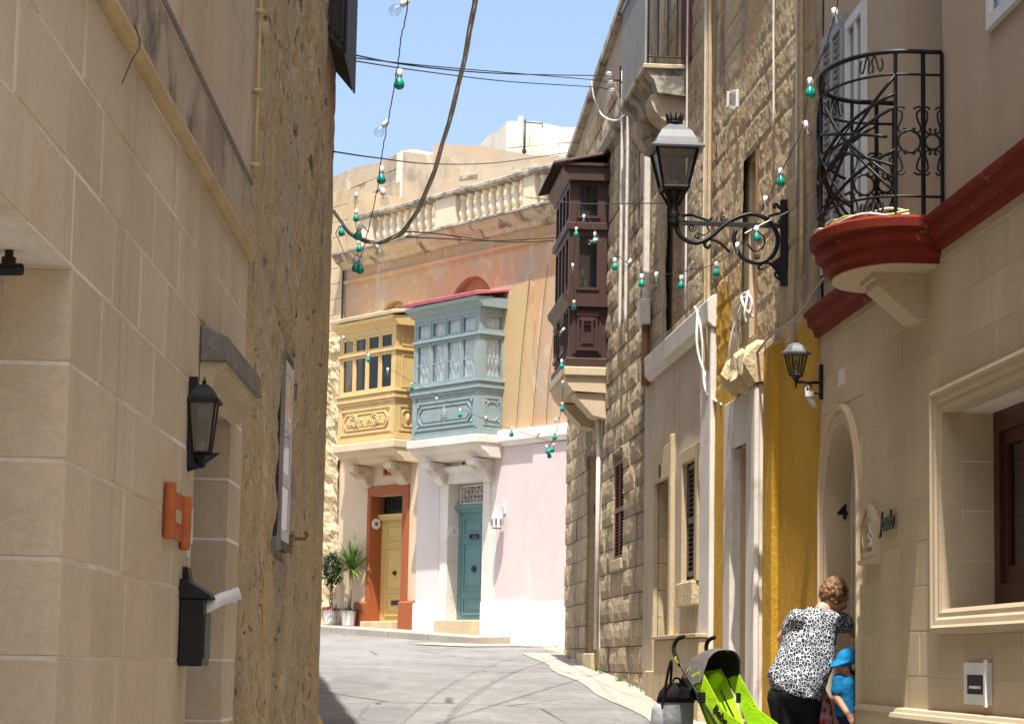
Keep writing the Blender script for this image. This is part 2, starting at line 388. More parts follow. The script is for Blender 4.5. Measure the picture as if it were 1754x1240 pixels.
def ashlar(H, parent, meshes, u0, u1, rows, L, holes=(), depth=.2, w=0, joint=.010, seed=1, jit=.0012, limit=300, name='block'):
    rnd = random.Random(seed); cnt = 0
    if not isinstance(meshes, list): meshes = [meshes]
    for r, row in enumerate(rows):
        z0, z1 = row[0], row[1]; ms = row[2] if len(row) > 2 else meshes
        segs = [(u0, u1, z0, z1)]
        for a, b, c, d in holes:
            new = []
            for (p, q, s, t) in segs:
                if b <= p or a >= q or d <= s+.01 or c >= t-.01: new.append((p, q, s, t)); continue
                if a-p > .03: new.append((p, a, s, t))
                if q-b > .03: new.append((b, q, s, t))
                lo, hi = max(a, p), min(b, q)
                if c-s > .03: new.append((lo, hi, s, c))
                if t-d > .03: new.append((lo, hi, d, t))
            segs = new
        for (p, q, s, t) in segs:
            cs = split(p, q, L, rnd, r % 2)
            for a, b in zip(cs, cs[1:]):
                me = rnd.choice(ms)
                o = link(name, me, parent, Vector((a+joint/2, w+rnd.uniform(-jit, jit), s+joint/2)) + (H.off if parent == H.root else Vector()), (b-a-joint, depth, t-s-joint)); cnt += 1
    return cnt
def uframe(u0, u1, z0, z1, a, b, t): return [(u0, z0), (a, z0), (a, t), (b, t), (b, z0), (u1, z0), (u1, z1), (u0, z1)]
def rows_of(z0, z1, h): 
    n = max(1, round((z1-z0)/h)); return [(z0+(z1-z0)*i/n, z0+(z1-z0)*(i+1)/n) for i in range(n)]
def rough_wall(frame, u0, u1, z0, z1, w, holes, cell, fn):
    us = sorted(set([u0+(u1-u0)*i/max(1, round((u1-u0)/cell)) for i in range(max(1, round((u1-u0)/cell))+1)] + [x for h in holes for x in h[:2] if u0 < x < u1]))
    zs = sorted(set([z0+(z1-z0)*i/max(1, round((z1-z0)/cell)) for i in range(max(1, round((z1-z0)/cell))+1)] + [x for h in holes for x in h[2:] if z0 < x < z1]))
    nu = len(us); m = MB()
    for z in zs:
        for u in us: m.v.append((u, w+fn(u, z), z))
    for j in range(len(zs)-1):
        for i in range(nu-1):
            cu, cz = (us[i]+us[i+1])/2, (zs[j]+zs[j+1])/2
            if any(a < cu < b and c < cz < d for a, b, c, d in holes): continue
            a = j*nu+i; m.f.append((a, a+1, a+nu+1, a+nu))
    return m
def fbm(x, y, z, o=5): return noise.fractal(Vector((x, y, z)), 1.0, 2.1, o)

# ------------------------------------------------------------------ ground, road, pavement
def sheet(name, pts, dz, mat, cell=None, kind='structure'):
    """a sheet that follows the slope of the hill"""
    m = MB(); tri = tessellate_polygon([[Vector((a, b, 0)) for a, b in pts]])
    m.v = [(a, b, gz(b)+dz) for a, b in pts]; m.f = [tuple(t) for t in tri]
    return tag(m.build(name, mat), kind=kind)
k = NT('stony_earth'); p = k.pos()
m_ground = k.out(k.mix(k.noise(p, .6, 6), (.30, .25, .18), (.38, .33, .25)), .95)
k = NT('sun_bleached_asphalt'); p = k.pos()
c = k.mix(k.ramp(k.noise(p, .8, 6, .6), .3, .7), (.185, .178, .174), (.235, .228, .222))
c = k.mix(k.math('MULTIPLY', k.ramp(k.noise(k.pos((.35, 2.2, 1)), 1, 7, .7, .4), .56, .68), .5), c, (.13, .124, .12))
crk = k.new('TexVoronoi', feature='DISTANCE_TO_EDGE'); crk.inputs['Scale'].default_value = .55; k.L(k.mix(.12, p, k.new('TexNoise').outputs['Color'], 'ADD'), crk.inputs['Vector'])
crm = k.math('MULTIPLY', k.math('SUBTRACT', 1, k.ramp(crk.outputs['Distance'], .004, .016)), k.ramp(k.noise(p, .5, 3), .45, .6))
c = k.mix(k.math('MULTIPLY', crm, .75), c, (.04, .038, .036))
g2 = k.noise(p, 7, 6, .75); c = k.mix(1, c, k.mix(k.ramp(g2, .3, .7), (.80,)*3, (1.14,)*3), 'MULTIPLY')
c = k.mix(k.math('MULTIPLY', k.ramp(k.noise(k.pos((.5, .18, 1)), 1, 2, .4), .56, .585), .35), c, (.115, .11, .108))
g = k.noise(p, 60, 5, .8); c = k.mix(1, c, k.mix(k.ramp(g, .3, .7), (.66,)*3, (1.28,)*3), 'MULTIPLY')
k.bump(g, .5, .01); m_asphalt = k.out(c, .85, 0, .25)
m_concrete = stone('dusty_concrete', (.37, .33, .28), (.30, .27, .23), 1.2, blotch=((.26, .23, .2), .6, 2.2, .52, .7), grain=.14, bump=.4, bs=40, var=.05)
m_ramp = stone('sandy_ramp', (.50, .38, .27), (.44, .34, .25), 1.5, blotch=((.55, .5, .44), .5, 1.6, .55, .7), grain=.1, bump=.3, var=0)

gm = MB(); ys = [-400, -200, -60, -20, 0, 20, 40, 70, 90, 200, 600]; xs = [-500, -100, -30, 0, 30, 100, 500]
for y in ys:
    for x in xs: gm.v.append((x, y, gz(y)))
for j in range(len(ys)-1):
    for i in range(len(xs)-1): a = j*len(xs)+i; gm.f.append((a, a+1, a+len(xs)+1, a+len(xs)))
tag(gm.build('ground', m_ground), kind='structure')
road_pts = [(-1.25, -12), (3.9, -12), (3.35, 5), (2.62, 20), (2.05, 24), (1.42, 30), (.98, 35.2), (.55, 37.7)]
cl = [FC.W(u, .95, 0) for u in (-2.2, 0, 2.5, 5, 9, 16)]
road_pts += [(p.x, p.y) for p in cl] + [(-14, 44), (-6.2, 36), (-3.4, 30), (-1.45, 17), (-1.35, 10)]
sheet('road', road_pts, .004, m_asphalt)
# pale concrete apron along the right-hand walls, and along the left-hand ones
def apron(name, inner, outer, mat, dz):
    m = MB(); n = len(inner)
    m.v = [(x, y, gz(y)+dz) for x, y in inner] + [(x, y, gz(y)+dz) for x, y in outer]
    m.f = [(i, i+1, n+i+1, n+i) for i in range(n-1)]
    return tag(m.build(name, mat), kind='structure')
yy = [17+.6*i for i in range(32)]
rw = random.Random(4)
apron('pavement', [(3.667-.079*y+.02, y) for y in yy], [(3.667-.079*y-.58-.04*math.sin(y*1.3)-.03*rw.random(), y) for y in yy], m_concrete, .012)
yy = [-6+2*i for i in range(12)]
apron('pavement', [(-1.18-.0105*y-.3, y) for y in yy], [(-1.18-.0105*y+.28, y) for y in yy], m_concrete, .011)
yl = [17+.5*i for i in range(12)]
apron('yellow_line', [(-1.42-.12*(y-17)+.17, y) for y in yl], [(-1.42-.12*(y-17)+.28, y) for y in yl], plain('worn_yellow_road_paint', (.50, .33, .08), .8), .016)
# raised pavement across the bend, with kerb stones
pv = MB(); us = [-1.46+.6*i for i in range(22)]
for u in us:
    for w, dz in ((.02, .11), (.76, .11), (.76, -.2), (.02, -.2)):
        q = FC.W(u, w, 0); pv.v.append((q.x, q.y, gz(q.y)+dz))
pv.f = [(4*i+q, 4*i+4+q, 4*i+4+(q+1) % 4, 4*i+(q+1) % 4) for i in range(len(us)-1) for q in range(4)] + [(0, 1, 2, 3)]
pav = tag(pv.build('pavement', m_concrete), kind='structure')
kb = MB().box(0, 1, -1, 0, 0, 1).mesh('kerb_stone', m_concrete, bevel=.06, seg=2)
for i in range(18):
    u = -1.47+.62*i; q = FC.W(u, .92+.012*random.uniform(-1, 1), 0); e = FC.W(u+.62, .92, 0)
    o = link('kerb_stone', kb, pav, (q.x, q.y, gz(q.y)-.05), (.61, .19, .168))
    o.rotation_euler = (0, -math.atan2(gz(e.y)-gz(q.y), .62), FC.rot)
sheet('road_ramp', [(p.x, p.y) for p in (FC.W(-2.75, .02, 0), FC.W(-1.85, .9, 0), FC.W(-1.2, 1.5, 0), FC.W(-1.5, 2.1, 0), FC.W(-2.5, 1.7, 0))], .02, m_ramp)

# ================================================================== left: cream ashlar house
A = House('ashlar_house', 'tall cream limestone block house with sooty ledge filling the left edge', 'house', FA, -11.28)
uJ = -6.53; uD0, uD1 = -9.44, -10.75; zS = 2.69; zD = 2.70; uE = -11.28
core = MB().poly(rect(uE, 4, -1.2, 8.2), -.5, -.003, [rect(uJ-.012, uJ+1.6, -1, zS), rect(uD1-.012, uD0+.012, .2, zD)])
A.part(core, 'wall', m_mortar)
A.part(MB().box(uE+.3, 3.7, -6, -.5, -1, 8.0), 'rear_wall', m_mortar)
ubA, ubS, ubJ = unit_block(m_blockA), unit_block(m_blockA_soot), unit_block(m_jamb)
rows = [(1.59+.275*i, 1.59+.275*(i+1)) for i in range(-5, 7)]
holesA = [(uJ, uJ+1.6, -1, zS), (uD1, uD0, .2, zD)]
ashlar(A, A.root, ubA, uE, uJ+2.2, rows, .62, holesA, .2, seed=3, joint=.012, jit=.003)
ashlar(A, A.root, ubS, uE, uJ+2.2, [(3.60, 3.895)], .56, [], .2, seed=4, joint=.008)
ashlar(A, A.root, ubA, uE, uJ+2.2, [(3.93+.29*i, 3.93+.29*(i+1)) for i in range(5)], .6, [], .2, seed=5)
A.part(MB().box(uJ+2.2, 4, -.3, 0, -1, 5.38), 'wall_panel', m_blockA); A.part(MB().box(uE, 4, -.3, -.003, 5.385, 8.2), 'upper_wall', m_blockA)
A.part(MB().poly([(0, 3.522), (.022, 3.522), (.034, 3.535), (.038, 3.555), (.034, 3.575), (.022, 3.588), (0, 3.590)], uE, 4, axis='u'), 'string_course', m_mouldA)
A.part(MB().poly([(0, 3.900), (.010, 3.904), (.010, 3.922), (0, 3.926)], uE, 4, axis='u'), 'drip_ledge', m_grey_cap)
# jamb blocks inside the near doorway
for (z0, z1) in rows:
    if z1 > zS+.01: continue
    for a, b in ((-.42, -.205), (-.75, -.425)):
        link('jamb_block', ubJ, A.root, Vector((uJ-.14, b, z0+.004))+A.off, (.14, b-a-.005, z1-z0-.009))
A.part(MB().box(uJ+.02, uJ+1.58, -.62, -.56, 0, zS-.02), 'near_door', m_greywood)
# far doorway: jamb stones, plank door, lintel, hood
for (z0, z1) in rows:
    if z1 > zD+.01 or z0 < .5: continue
    link('jamb_block', ubJ, A.root, Vector((uD1-.12, -.205, z0+.004))+A.off, (.12, .28, z1-z0-.009))
fd = A.part(MB().box(uD1, uD0, -.36, -.30, .5, zD), 'door', m_maroon)
A.part(MB().box(uD1+.1, uD0-.1, -.298, -.285, .9, zD-.3), 'door_panel', m_maroon, fd)
hd = A.part(MB().poly([(.002, 2.955), (.12, 2.90), (.125, 2.80), (.002, 2.80)], -9.47, -10.84, axis='u'), 'hood', m_grey_cap, bevel=.006)
A.part(MB().poly([(.002, 2.80), (.105, 2.80), (.10, 2.775), (.07, 2.75), (.055, 2.70), (.002, 2.665)], -9.49, -10.83, axis='u'), 'hood_corbel', m_trim1, hd)
# white conduit down the joint with the old wall
cd = MB().tube([(uE+.07, .025, z) for z in (3.92, 4.2, 4.6, 5, 6, 7)], .009, 8)
for z in (3.98, 4.35, 4.75, 5.2): cd.box(uE+.05, uE+.09, .0, .045, z, z+.02)
A.part(cd, 'conduit', m_mouldA, smooth=True)
A.part(MB().tube(spline([(-7.28, .03, 3.60), (-7.3, .045, 3.54), (-7.25, .03, 3.48), (-7.20, .02, 3.42), (-7.16, .015, 3.38)], 5), .0022, 5), 'loose_cable', m_cable)

# spotlight in the near doorway
t = thing('spotlight', 'small black spotlight under the doorway soffit at far left', 'light', FA, -6.28, -.13, 2.69)
t_b = MB().lathe([(.012, 0), (.012, -.05), (.02, -.05), (.02, -.02)], n=8).build('bracket', m_iron, t)
MB().lathe([(.010, 0), (.017, .015), (.017, .075), (.015, .08), (.014, .07)], n=14, M=Matrix.Rotation(R(20), 3, 'Z') @ Matrix.Rotation(R(-85), 3, 'X')).build('lamp_body', m_iron, t, loc=(0, -.04, -.055))

# ------------------------------------------------------------------ wall lantern (hexagonal or square, tapering)
def lantern(t, ht, rt, rb, n, hood_mat, frame_mat, glass_mat, loc=(0, 0, 0), rot0=0, crown=True, half=False):
    """body hangs between z=0 and z=ht around loc; parts go under t"""
    def ring(r, z): return [Vector((r*math.cos(2*math.pi*(k+.5)/n+rot0), r*math.sin(2*math.pi*(k+.5)/n+rot0), z)) for k in range(n)]
    L = Vector(loc)
    top, bot = ring(rt, ht), ring(rb, 0)
    fr = MB(); th = rt*.055
    for k in range(n):
        fr.tube([bot[k], top[k]], th, 4)
        fr.tube([bot[k], bot[(k+1) % n]], th*1.5, 4); fr.tube([top[k], top[(k+1) % n]], th*1.5, 4)
    fr.build('frame', frame_mat, t, loc=L)
    for k in range(n):
        l = (k+1) % n; a, b, c, d = bot[k]*.97, bot[l]*.97, top[l]*.97, top[k]*.97
        for q in (a, b): q.z = .005
        for q in (c, d): q.z = ht-.005
        mid = (a+b+c+d)/4; nn = Vector((mid.x, mid.y, 0)).normalized()*.003
        MB().loft([[a, b, c, d], [a-nn, b-nn, c-nn, d-nn]]).build('pane', glass_mat, t, loc=L)
    hood = MB(); prof = [(rt*1.28, ht-.01), (rt*1.30, ht+.004), (rt*1.02, ht+rt*.16), (rt*.92, ht+rt*.35), (rt*.72, ht+rt*.62), (rt*.42, ht+rt*.82), (rt*.30, ht+rt*.88)]
    hood.loft([ring(r, z) for r, z in prof]); ho = hood.build('hood', hood_mat, t, loc=L)
    if crown:
        c = MB().lathe([(rt*.26, ht+rt*.86), (rt*.30, ht+rt*.95), (rt*.24, ht+rt*1.0), (rt*.24, ht+rt*1.08)], n=12)
        for k in range(10):
            a = 2*math.pi*k/10; c.tube([(rt*.25*math.cos(a), rt*.25*math.sin(a), ht+rt*1.02), (rt*.31*math.cos(a), rt*.31*math.sin(a), ht+rt*1.28)], [rt*.05, rt*.015], 4)
        c.build('crown', frame_mat, ho)
    else:
        MB().lathe([(rt*.2, ht+rt*.86), (rt*.1, ht+rt*.95), (rt*.13, ht+rt*1.05), (rt*.05, ht+rt*1.15), (rt*.03, ht+rt*1.3)], n=10).build('finial', frame_mat, ho)
    MB().ball((0, 0, ht*.45), rb*.42, rb*.42, ht*.24).build('bulb', m_frost, t, loc=L, smooth=True)
    MB().lathe([(rb*.25, 0), (rb*.25, ht*.22)], n=8).build('lamp_holder', m_whitepaint, t, loc=L)

u, z = FA.px(322, 775)
t = thing('wall_lantern', 'black wall lantern with frosted panes beside the hooded doorway on the left', 'lamp', FA, u, 0, z)
lantern(t, .205, .075, .046, 4, m_iron, m_iron, m_frost, loc=(0, .055, .0), crown=False)
MB().box(-.03, .03, 0, .03, -.06, .30).build('wall_plate', m_iron, t)
MB().poly([(.0, -.075), (.05, -.06), (.13, 0), (.04, .0), (0, -.01)], -.012, .012, axis='u').build('foot_scroll', m_iron, t)
MB().lathe([(.05, -.012), (.03, -.03), (.012, -.06)], c=(0, .055, 0), n=8).build('base_finial', m_iron, t)

# terracotta scroll plaque
u, z = FA.px(300, 885)
t = thing('terracotta_plaque', 'orange terracotta scroll plaque on the cream wall above the letterbox', 'plaque', FA, u, 0, z-.1)
for du, h0 in ((.33, .0), (-.14, -.02)):
    MB().lathe([(.012, 0), (.021, .005), (.024, .1), (.021, .205), (.010, .21)], n=14).build('rolled_end', m_terrac, t, loc=(du, .022, h0))
MB().box(-.13, .32, .002, .014, .01, .19).build('plate', m_terrac, t, bevel=.004)
MB().box(-.06, .08, .014, .017, .075, .125).build('picture_tile', m_jamb, t)
t = thing('doorbell', 'small pale doorbell and metal plate under the terracotta plaque', 'doorbell', FA, -9.30, 0, 1.99)
MB().box(-.03, .03, 0, .012, 0, .055).build('bell_box', m_pvc, t, bevel=.003)
MB().box(-.10, -.06, 0, .008, .06, .20).build('metal_plate', m_porc, t)
# letterbox and newspaper
u, z = FA.px(303, 1140)
t = thing('letterbox', 'black metal letterbox with pointed roof on the left wall', 'letterbox', FA, u, 0, z)
D = .095; Wb = .24
MB().box(-Wb, 0, .003, D, 0, .262).build('box', m_iron, t, bevel=.004)
rf = MB().poly([(0, .262), (D+.03, .262), (D+.025, .275), (.02, .335), (.0, .335)], .02, -Wb-.02, axis='u'); rf.poly([(.0, .33), (.03, .33), (.018, .385), (.0, .385)], -Wb*.5-.06, -Wb*.5+.06, axis='u')
rf.build('roof', m_iron, t)
sc_ = MB()
for i in range(6): sc_.lathe([(.012, 0), (.012, .01)], c=(.018-.0-i*.05, D+.024, .258), n=8)
sc_.build('scalloped_edge', m_iron, t)
MB().box(-Wb+.03, -.03, D, D+.006, .03, .20).build('flap', m_irongrey, t)
t = thing('newspaper', 'rolled newspaper sticking out of the black letterbox', 'newspaper', FA, u-.12, D-.035, z+.215)
pr = MB()
for i, rr in enumerate((.017, .021, .025)):
    pr.tube([(0, 0, 0), (-.02, .09, .05), (-.03, .16, .075)], rr, 14, cap=(i == 0))
pr.build('paper_roll', m_porc, t, smooth=True)

# ================================================================== left: old eroded wall
B = House('old_stone_house', 'weathered ochre stone house wall with deep eroded streaks on the left', 'house', FA, -16.85)
def f_old(u, z):
    v = .018*fbm(u*.9, z*.9, 3.1) + .015*fbm(u*2.6, z*3.0, 9) + .012*fbm(u*8, z*10, 5, 3)
    p = fbm(u*2.6, z*3.4, 21, 4); v -= .06*max(0, p-.34)*2
    v *= .25+.75*min(1, (u-uB)/.7)
    if -14.15 < u < -13.0 and 2.15 < z < 3.45: return -.03
    k_ = min(1, max(0, (uE-u)/.25)); v = v*k_ - .024*(1-k_)
    row = (z % .30); v -= .012*math.exp(-((row-.15)/.02)**2)*max(0, fbm(u*.8, z*.8, 40)+.1)
    return v
uB = -16.85
bw = rough_wall(FA, uB, uE-.004, -.2, 8.8, .02, [], .045, f_old)
B.part(bw, 'wall', m_old)
bb = MB().box(uB+.03, uE-.001, -5, -.075, -.3, 8.7)
B.part(MB().box(uE-.09, uE-.002, -.2, -.012, -.2, 8.6), 'joint_fill', m_old)
B.part(bb, 'rear_wall', m_old)
e = MB(); zz = [-.2+.09*i for i in range(101)]
for z in zz:
    for w in (.02, -.1, -.6, -2, -5): e.v.append((uB+.0+(.02*fbm(w*3, z*1.2, 2) if w < 0 else 0), w+(f_old(uB, z) if w > 0 else 0), z))
e.f = [(j*5+i, j*5+i+1, j*5+i+6, j*5+i+5) for j in range(100) for i in range(4)]
B.part(e, 'end_wall', m_old)
# small casement window, frame standing proud of the eroded stone
u0, z1 = FA.px(477, 600); u1, _ = FA.px(491, 760); _, z0 = FA.px(477, 935)
t = thing('casement_window', 'narrow pale grey casement window set in the eroded ochre wall', 'window', FA, u0, .02, z0)
W_ = u1-u0; Hh = z1-z0
MB().poly(rect(-.06, W_-.05, -.02, Hh+.03), -.06, .004, [rect(0, W_+.0, .04, Hh-.03)]).build('timber_surround', m_brown, t)
MB().poly(rect(-.06, .0, -.04, Hh+.03), -.03, .022).build('near_board', m_greywood, t)
cs = MB().poly(rect(-.02, W_+.02, .03, Hh-.03), .000, .012, [rect(-.10, W_+.09, .09+i*(Hh-.12)/3, .02+(i+1)*(Hh-.12)/3) for i in range(3)]).build('casement', m_whitepaint, t)
for i in range(3): MB().box(W_+.09, -.10, .004, .008, .09+i*(Hh-.12)/3, .02+(i+1)*(Hh-.12)/3).build('pane', m_glass, cs)
hk = thing('iron_hook', 'small rusty iron hook in the ochre wall by the casement window', 'hook', FA, *([FA.px(500, 922)[0], .02, FA.px(500, 922)[1]]))
MB().tube([(0, -.01, 0), (0, .06, 0), (0, .075, .02), (0, .06, .045)], .012, 6).build('hook', m_rust, hk)
# weathered timber box on the corner, high up
t = thing('timber_box', 'black weathered timber box fixed high on the corner of the ochre wall', 'box', FA, -16.75, .02, 5.78)
tb = MB().poly([(-.02, .22), (.0, .12), (.12, -.02), (.125, 2.3), (-.02, 2.3)], -.1, 1.0, axis='u')
tb.build('plank_box', m_blackwood, t)
for i in range(4): MB().box(1.0, 1.012, .005+.03*i, .03+.03*i, .16-.035*i, 2.28).build('plank', m_blackwood, t)
MB().box(-.12, 1.02, .126, .142, -.03, 2.3).build('edge_board', m_iron, t)

# house beyond the corner (its roof shades the street)
F3 = Frame((-1.42, 17.0), (.12, -1))
Bx = House('corner_house', 'pale stone house hidden round the corner behind the ochre wall', 'house', F3, -12)
Bx.part(rough_wall(F3, -13, -.02, .3, 9.9, -.25, [], .25, lambda u, z: .03*fbm(u, z, 1)), 'wall', m_dressed)
Bx.part(MB().box(-13, -.02, -5, -.3, .2, 9.85), 'rear_wall', m_dressed)

WALLTXT = (R(90), 0, R(180)); JAMBTXT = (R(90), 0, R(-90))
# ================================================================== right: pale house with arched door and curved balcony
H1 = House('arched_door_house', 'pale cream block house with arched doorway and oxblood cornice at right', 'house', F1, 17.3)
E1 = 17.3; dN, dF = 15.957, 17.10; dc = (dN+dF)/2; dr = (dF-dN)/2; zTop = 3.335; zSp = zTop-dr
wN, wF, wz0, wz1 = 11.3, 13.55, 1.95, 3.095
arch = [(dN, .3), (dN, zSp)] + arcpts(dc, zSp, dr, 180, 0, 20)[1:-1] + [(dF, zSp), (dF, .3)]
zc0, zc1 = 4.06, 4.25
oN, oF = 13.62, 14.60                                            # balcony door opening
core = MB().poly(rect(2, E1, -.5, 4.15), -.75, -.0045, [arch, rect(wN, wF, wz0, wz1)])
H1.part(core, 'wall', stone('joint_white', (.74, .68, .58), (.62, .54, .42), .6, grain=.06, var=0))
upper = MB().poly(rect(2, E1, 4.12, 8.5), -.75, -.02, [rect(oN, oF, 4.251, 6.7), rect(15.74, 16.35, 4.76, 6.2), rect(11.2, 12.52, 5.09, 6.6)])
H1.part(upper, 'upper_wall', m_plaster1)
H1.part(MB().box(2.2, E1-.05, -6, -.75, 0, 8.4), 'rear_wall', m_plaster1)
H1.part(MB().box(2, E1+.1, -.75, .45, 8.5, 8.7), 'shade_eaves', m_trim1)  # eaves deepened above the view to keep the upper wall in shade
ub1 = unit_block(m_block1)
rows1 = [(1.565-.27*2+.27*i, 1.565-.27*2+.27*(i+1)) for i in range(11)] + [(1.565+.27*9, zc0+.05)]
ring = .13
hol = [(wN, wF+.13, wz0-.14, wz1+.14)]
for (z0, z1) in rows1:                                           # the arch cut out of each course
    zb = max(z0, zSp)
    if zb < zTop+ring:
        hw = math.sqrt(max(0, (dr+ring)**2-(zb-zSp)**2)) if zb > zSp else dr+ring
        hol.append((dc-hw, dc+hw, z0, z1))
ashlar(H1, H1.root, ub1, 10.4, E1, rows1, .56, hol, .18, joint=.010, seed=12)
H1.part(MB().box(2, 10.4, -.3, 0, -.5, zc0+.05), 'wall_panel', m_block1)
sp = MB()
for sgn in (-1, 1):
    a0, a1 = (0, 90) if sgn > 0 else (180, 90)
    pts = arcpts(dc, zSp, dr+.02, a0, a1, 12); sp.poly(pts+[(dc, zTop+ring+.14), (dc+sgn*(dr+ring), zTop+ring+.14)], -.12, -.004)
H1.part(sp, 'spandrel', m_block1)
# raised architrave round the arch: a profile swept up one jamb, over and down the other
path = [(dN, .75, -1, 0)] + [(dN, zSp, -1, 0)] + [(dc+dr*math.cos(R(180-9*i)), zSp+dr*math.sin(R(180-9*i)), math.cos(R(180-9*i)), math.sin(R(180-9*i))) for i in range(1, 20)] + [(dF, zSp, 1, 0), (dF, .75, 1, 0)]
prof = [(-.004, -.18), (-.004, .012), (.045, .012), (.055, .022), (.085, .022), (.095, .040), (.12, .040), (.13, .026), (.13, -.05)]
H1.part(MB().loft([[(u+nx*a, b, z+nz*a) for a, b in prof] for u, z, nx, nz in path]), 'door_architrave', m_trim1)
for (z0, z1) in rows1:
    if z1 <= zSp: link('jamb_block', ub1, H1.root, Vector((dF-.0015, -.195, z0+.0035))+H1.off, (.12, .52, z1-z0-.007))
H1.part(MB().box(dN+.01, dF-.01, -.74, -.69, .7, zTop), 'door', m_maroon)
H1.part(MB().box(dN-.02, dF+.02, -.74, .06, .6, gz(16.5)+.10), 'doorstep', m_trim1, bevel=.01)
text_mesh('house_number', '4', .15, m_iron, H1.root, Vector((dF-.008, -.125, F1.px(1447, 876, -.12)[1]))+H1.off, JAMBTXT, .006, bold=.004)
# plinth with rounded top
for a, b, o, zt in ((10, dN-.16, .05, 1.37), (10, 14.6, .085, 1.345)):
    H1.part(MB().poly([(-.02, -.4), (o, -.4), (o, zt-.05), (o+.012, zt-.03), (o+.004, zt-.005), (o-.02, zt), (-.02, zt+.004)], a, b, axis='u'), 'plinth', m_trim1)
# window: moulded surround, deep reveal with blocks, mahogany window
def frame_profile(u0, u1, z0, z1, prof):
    pth = [(u0, z0, -1, -1), (u0, z1, -1, 1), (u1, z1, 1, 1), (u1, z0, 1, -1), (u0, z0, -1, -1)]
    return MB().loft([[(u+nx*a, b, z+nz*a) for a, b in prof] for u, z, nx, nz in pth], cap=False)
pr = [(-.004, -.10), (-.004, .015), (.02, .03), (.045, .03), (.06, .045), (.09, .05), (.105, .062), (.13, .05), (.135, -.02)]
H1.part(frame_profile(wN, wF, wz0, wz1, pr), 'window_architrave', m_trim1)
for i in range(4):
    z0 = wz0+(wz1-wz0)*i/4; link('jamb_block', ub1, H1.root, Vector((wF-.0015, -.105, z0+.003))+H1.off, (.12, .19, (wz1-wz0)/4-.006))
H1.part(MB().poly([(-.29, wz0+.012), (.0, wz0+.004), (.0, wz0-.03), (-.29, wz0-.03)], wN+.002, wF-.002, axis='u'), 'window_sill', m_grey_cap)
wf = H1.part(MB().poly(rect(wN, wF, wz0+.013, wz1), -.36, -.29, [rect(wN+.08, wF-.12, wz0+.15, wz1-.12)]), 'window_frame', m_maroon)
H1.part(MB().poly(rect(wN+.08, wF-.12, wz0+.15, wz1-.12), -.36, -.315, [rect(wF-.52, wF-.20, wz0+.25, wz1-.2), rect(wN+.2, wF-.60, wz0+.25, wz1-.2)]), 'sash', m_maroon, wf)
for a, b in ((wF-.52, wF-.20), (wN+.2, wF-.60)): H1.part(MB().box(a, b, -.345, -.335, wz0+.25, wz1-.2), 'pane', m_glass, wf)
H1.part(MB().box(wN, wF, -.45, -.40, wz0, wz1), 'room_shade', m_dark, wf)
# red cornice band and balcony
cpr = [(-.02, zc0-.01), (.035, zc0), (.05, zc0+.05), (.085, zc0+.075), (.095, zc0+.13), (.12, zc0+.15), (.12, zc1-.012), (.10, zc1), (-.02, zc1+.004)]
H1.part(MB().poly(cpr, 4, 13.56, axis='u'), 'cornice', m_red); H1.part(MB().poly(cpr, 14.84, E1+.06, axis='u'), 'cornice', m_red)
bc, ba, bs, bb_ = 14.20, .66, .20, .42                           # centre, half width, straight part, bulge
def bplan(o=0, n=22):
    pts = [(bc-ba-o, 0), (bc-ba-o, bs*.5), (bc-ba-o, bs)] + [(bc+(ba+o)*math.cos(R(180-180*i/n)), bs+(bb_+o)*math.sin(R(180*i/n))) for i in range(1, n)] + [(bc+ba+o, bs), (bc+ba+o, bs*.5), (bc+ba+o, 0)]
    return pts
bprof = [(-.13, 3.985), (-.10, 3.985), (-.085, 4.02), (-.05, 4.04), (-.045, 4.085), (-.005, 4.11), (.0, 4.17), (.03, 4.185), (.035, 4.235), (.012, zc1+.005), (-.13, zc1+.005)]
bo = H1.part(MB().loft([[(u, w, z) for u, w in bplan(o)] for o, z in bprof]), 'balcony_slab', m_red)
H1.part(MB().poly(bplan(-.105), 3.978, 3.99, axis='z'), 'balcony_soffit', m_trim1, bo)
H1.part(MB().poly([(-.01, 3.98), (.30, 3.98), (.30, 3.90), (.06, 3.70), (-.01, 3.70)], 13.98, 14.30, axis='u'), 'balcony_corbel', m_trim1, bo, bevel=.006)
H1.part(MB().box(13.95, 14.33, 0, .33, 3.945, 3.979), 'corbel_cap', m_trim1, bo)
cb = thing('cable_bundle', 'loose yellow and white cables lying along the curved balcony edge', 'cable', F1, bc, 0, zc1)
for q, (mt, o, h) in enumerate(((m_cableyel, .0, .02), (m_cableyel, -.03, .03), (m_cablewhite, -.012, .035), (m_cable, -.04, .022), (m_cablewhite, .012, .015))):
    pts = [(u-bc, w+.0, h+.012*math.sin(i*.9+q*2)+.01*noise.noise(Vector((i*.4, q, 0)))) for i, (u, w) in enumerate(bplan(o-.02)) if i > 1]
    MB().tube(spline(pts, 3), .008, 5).build('cable', mt, cb, smooth=True)
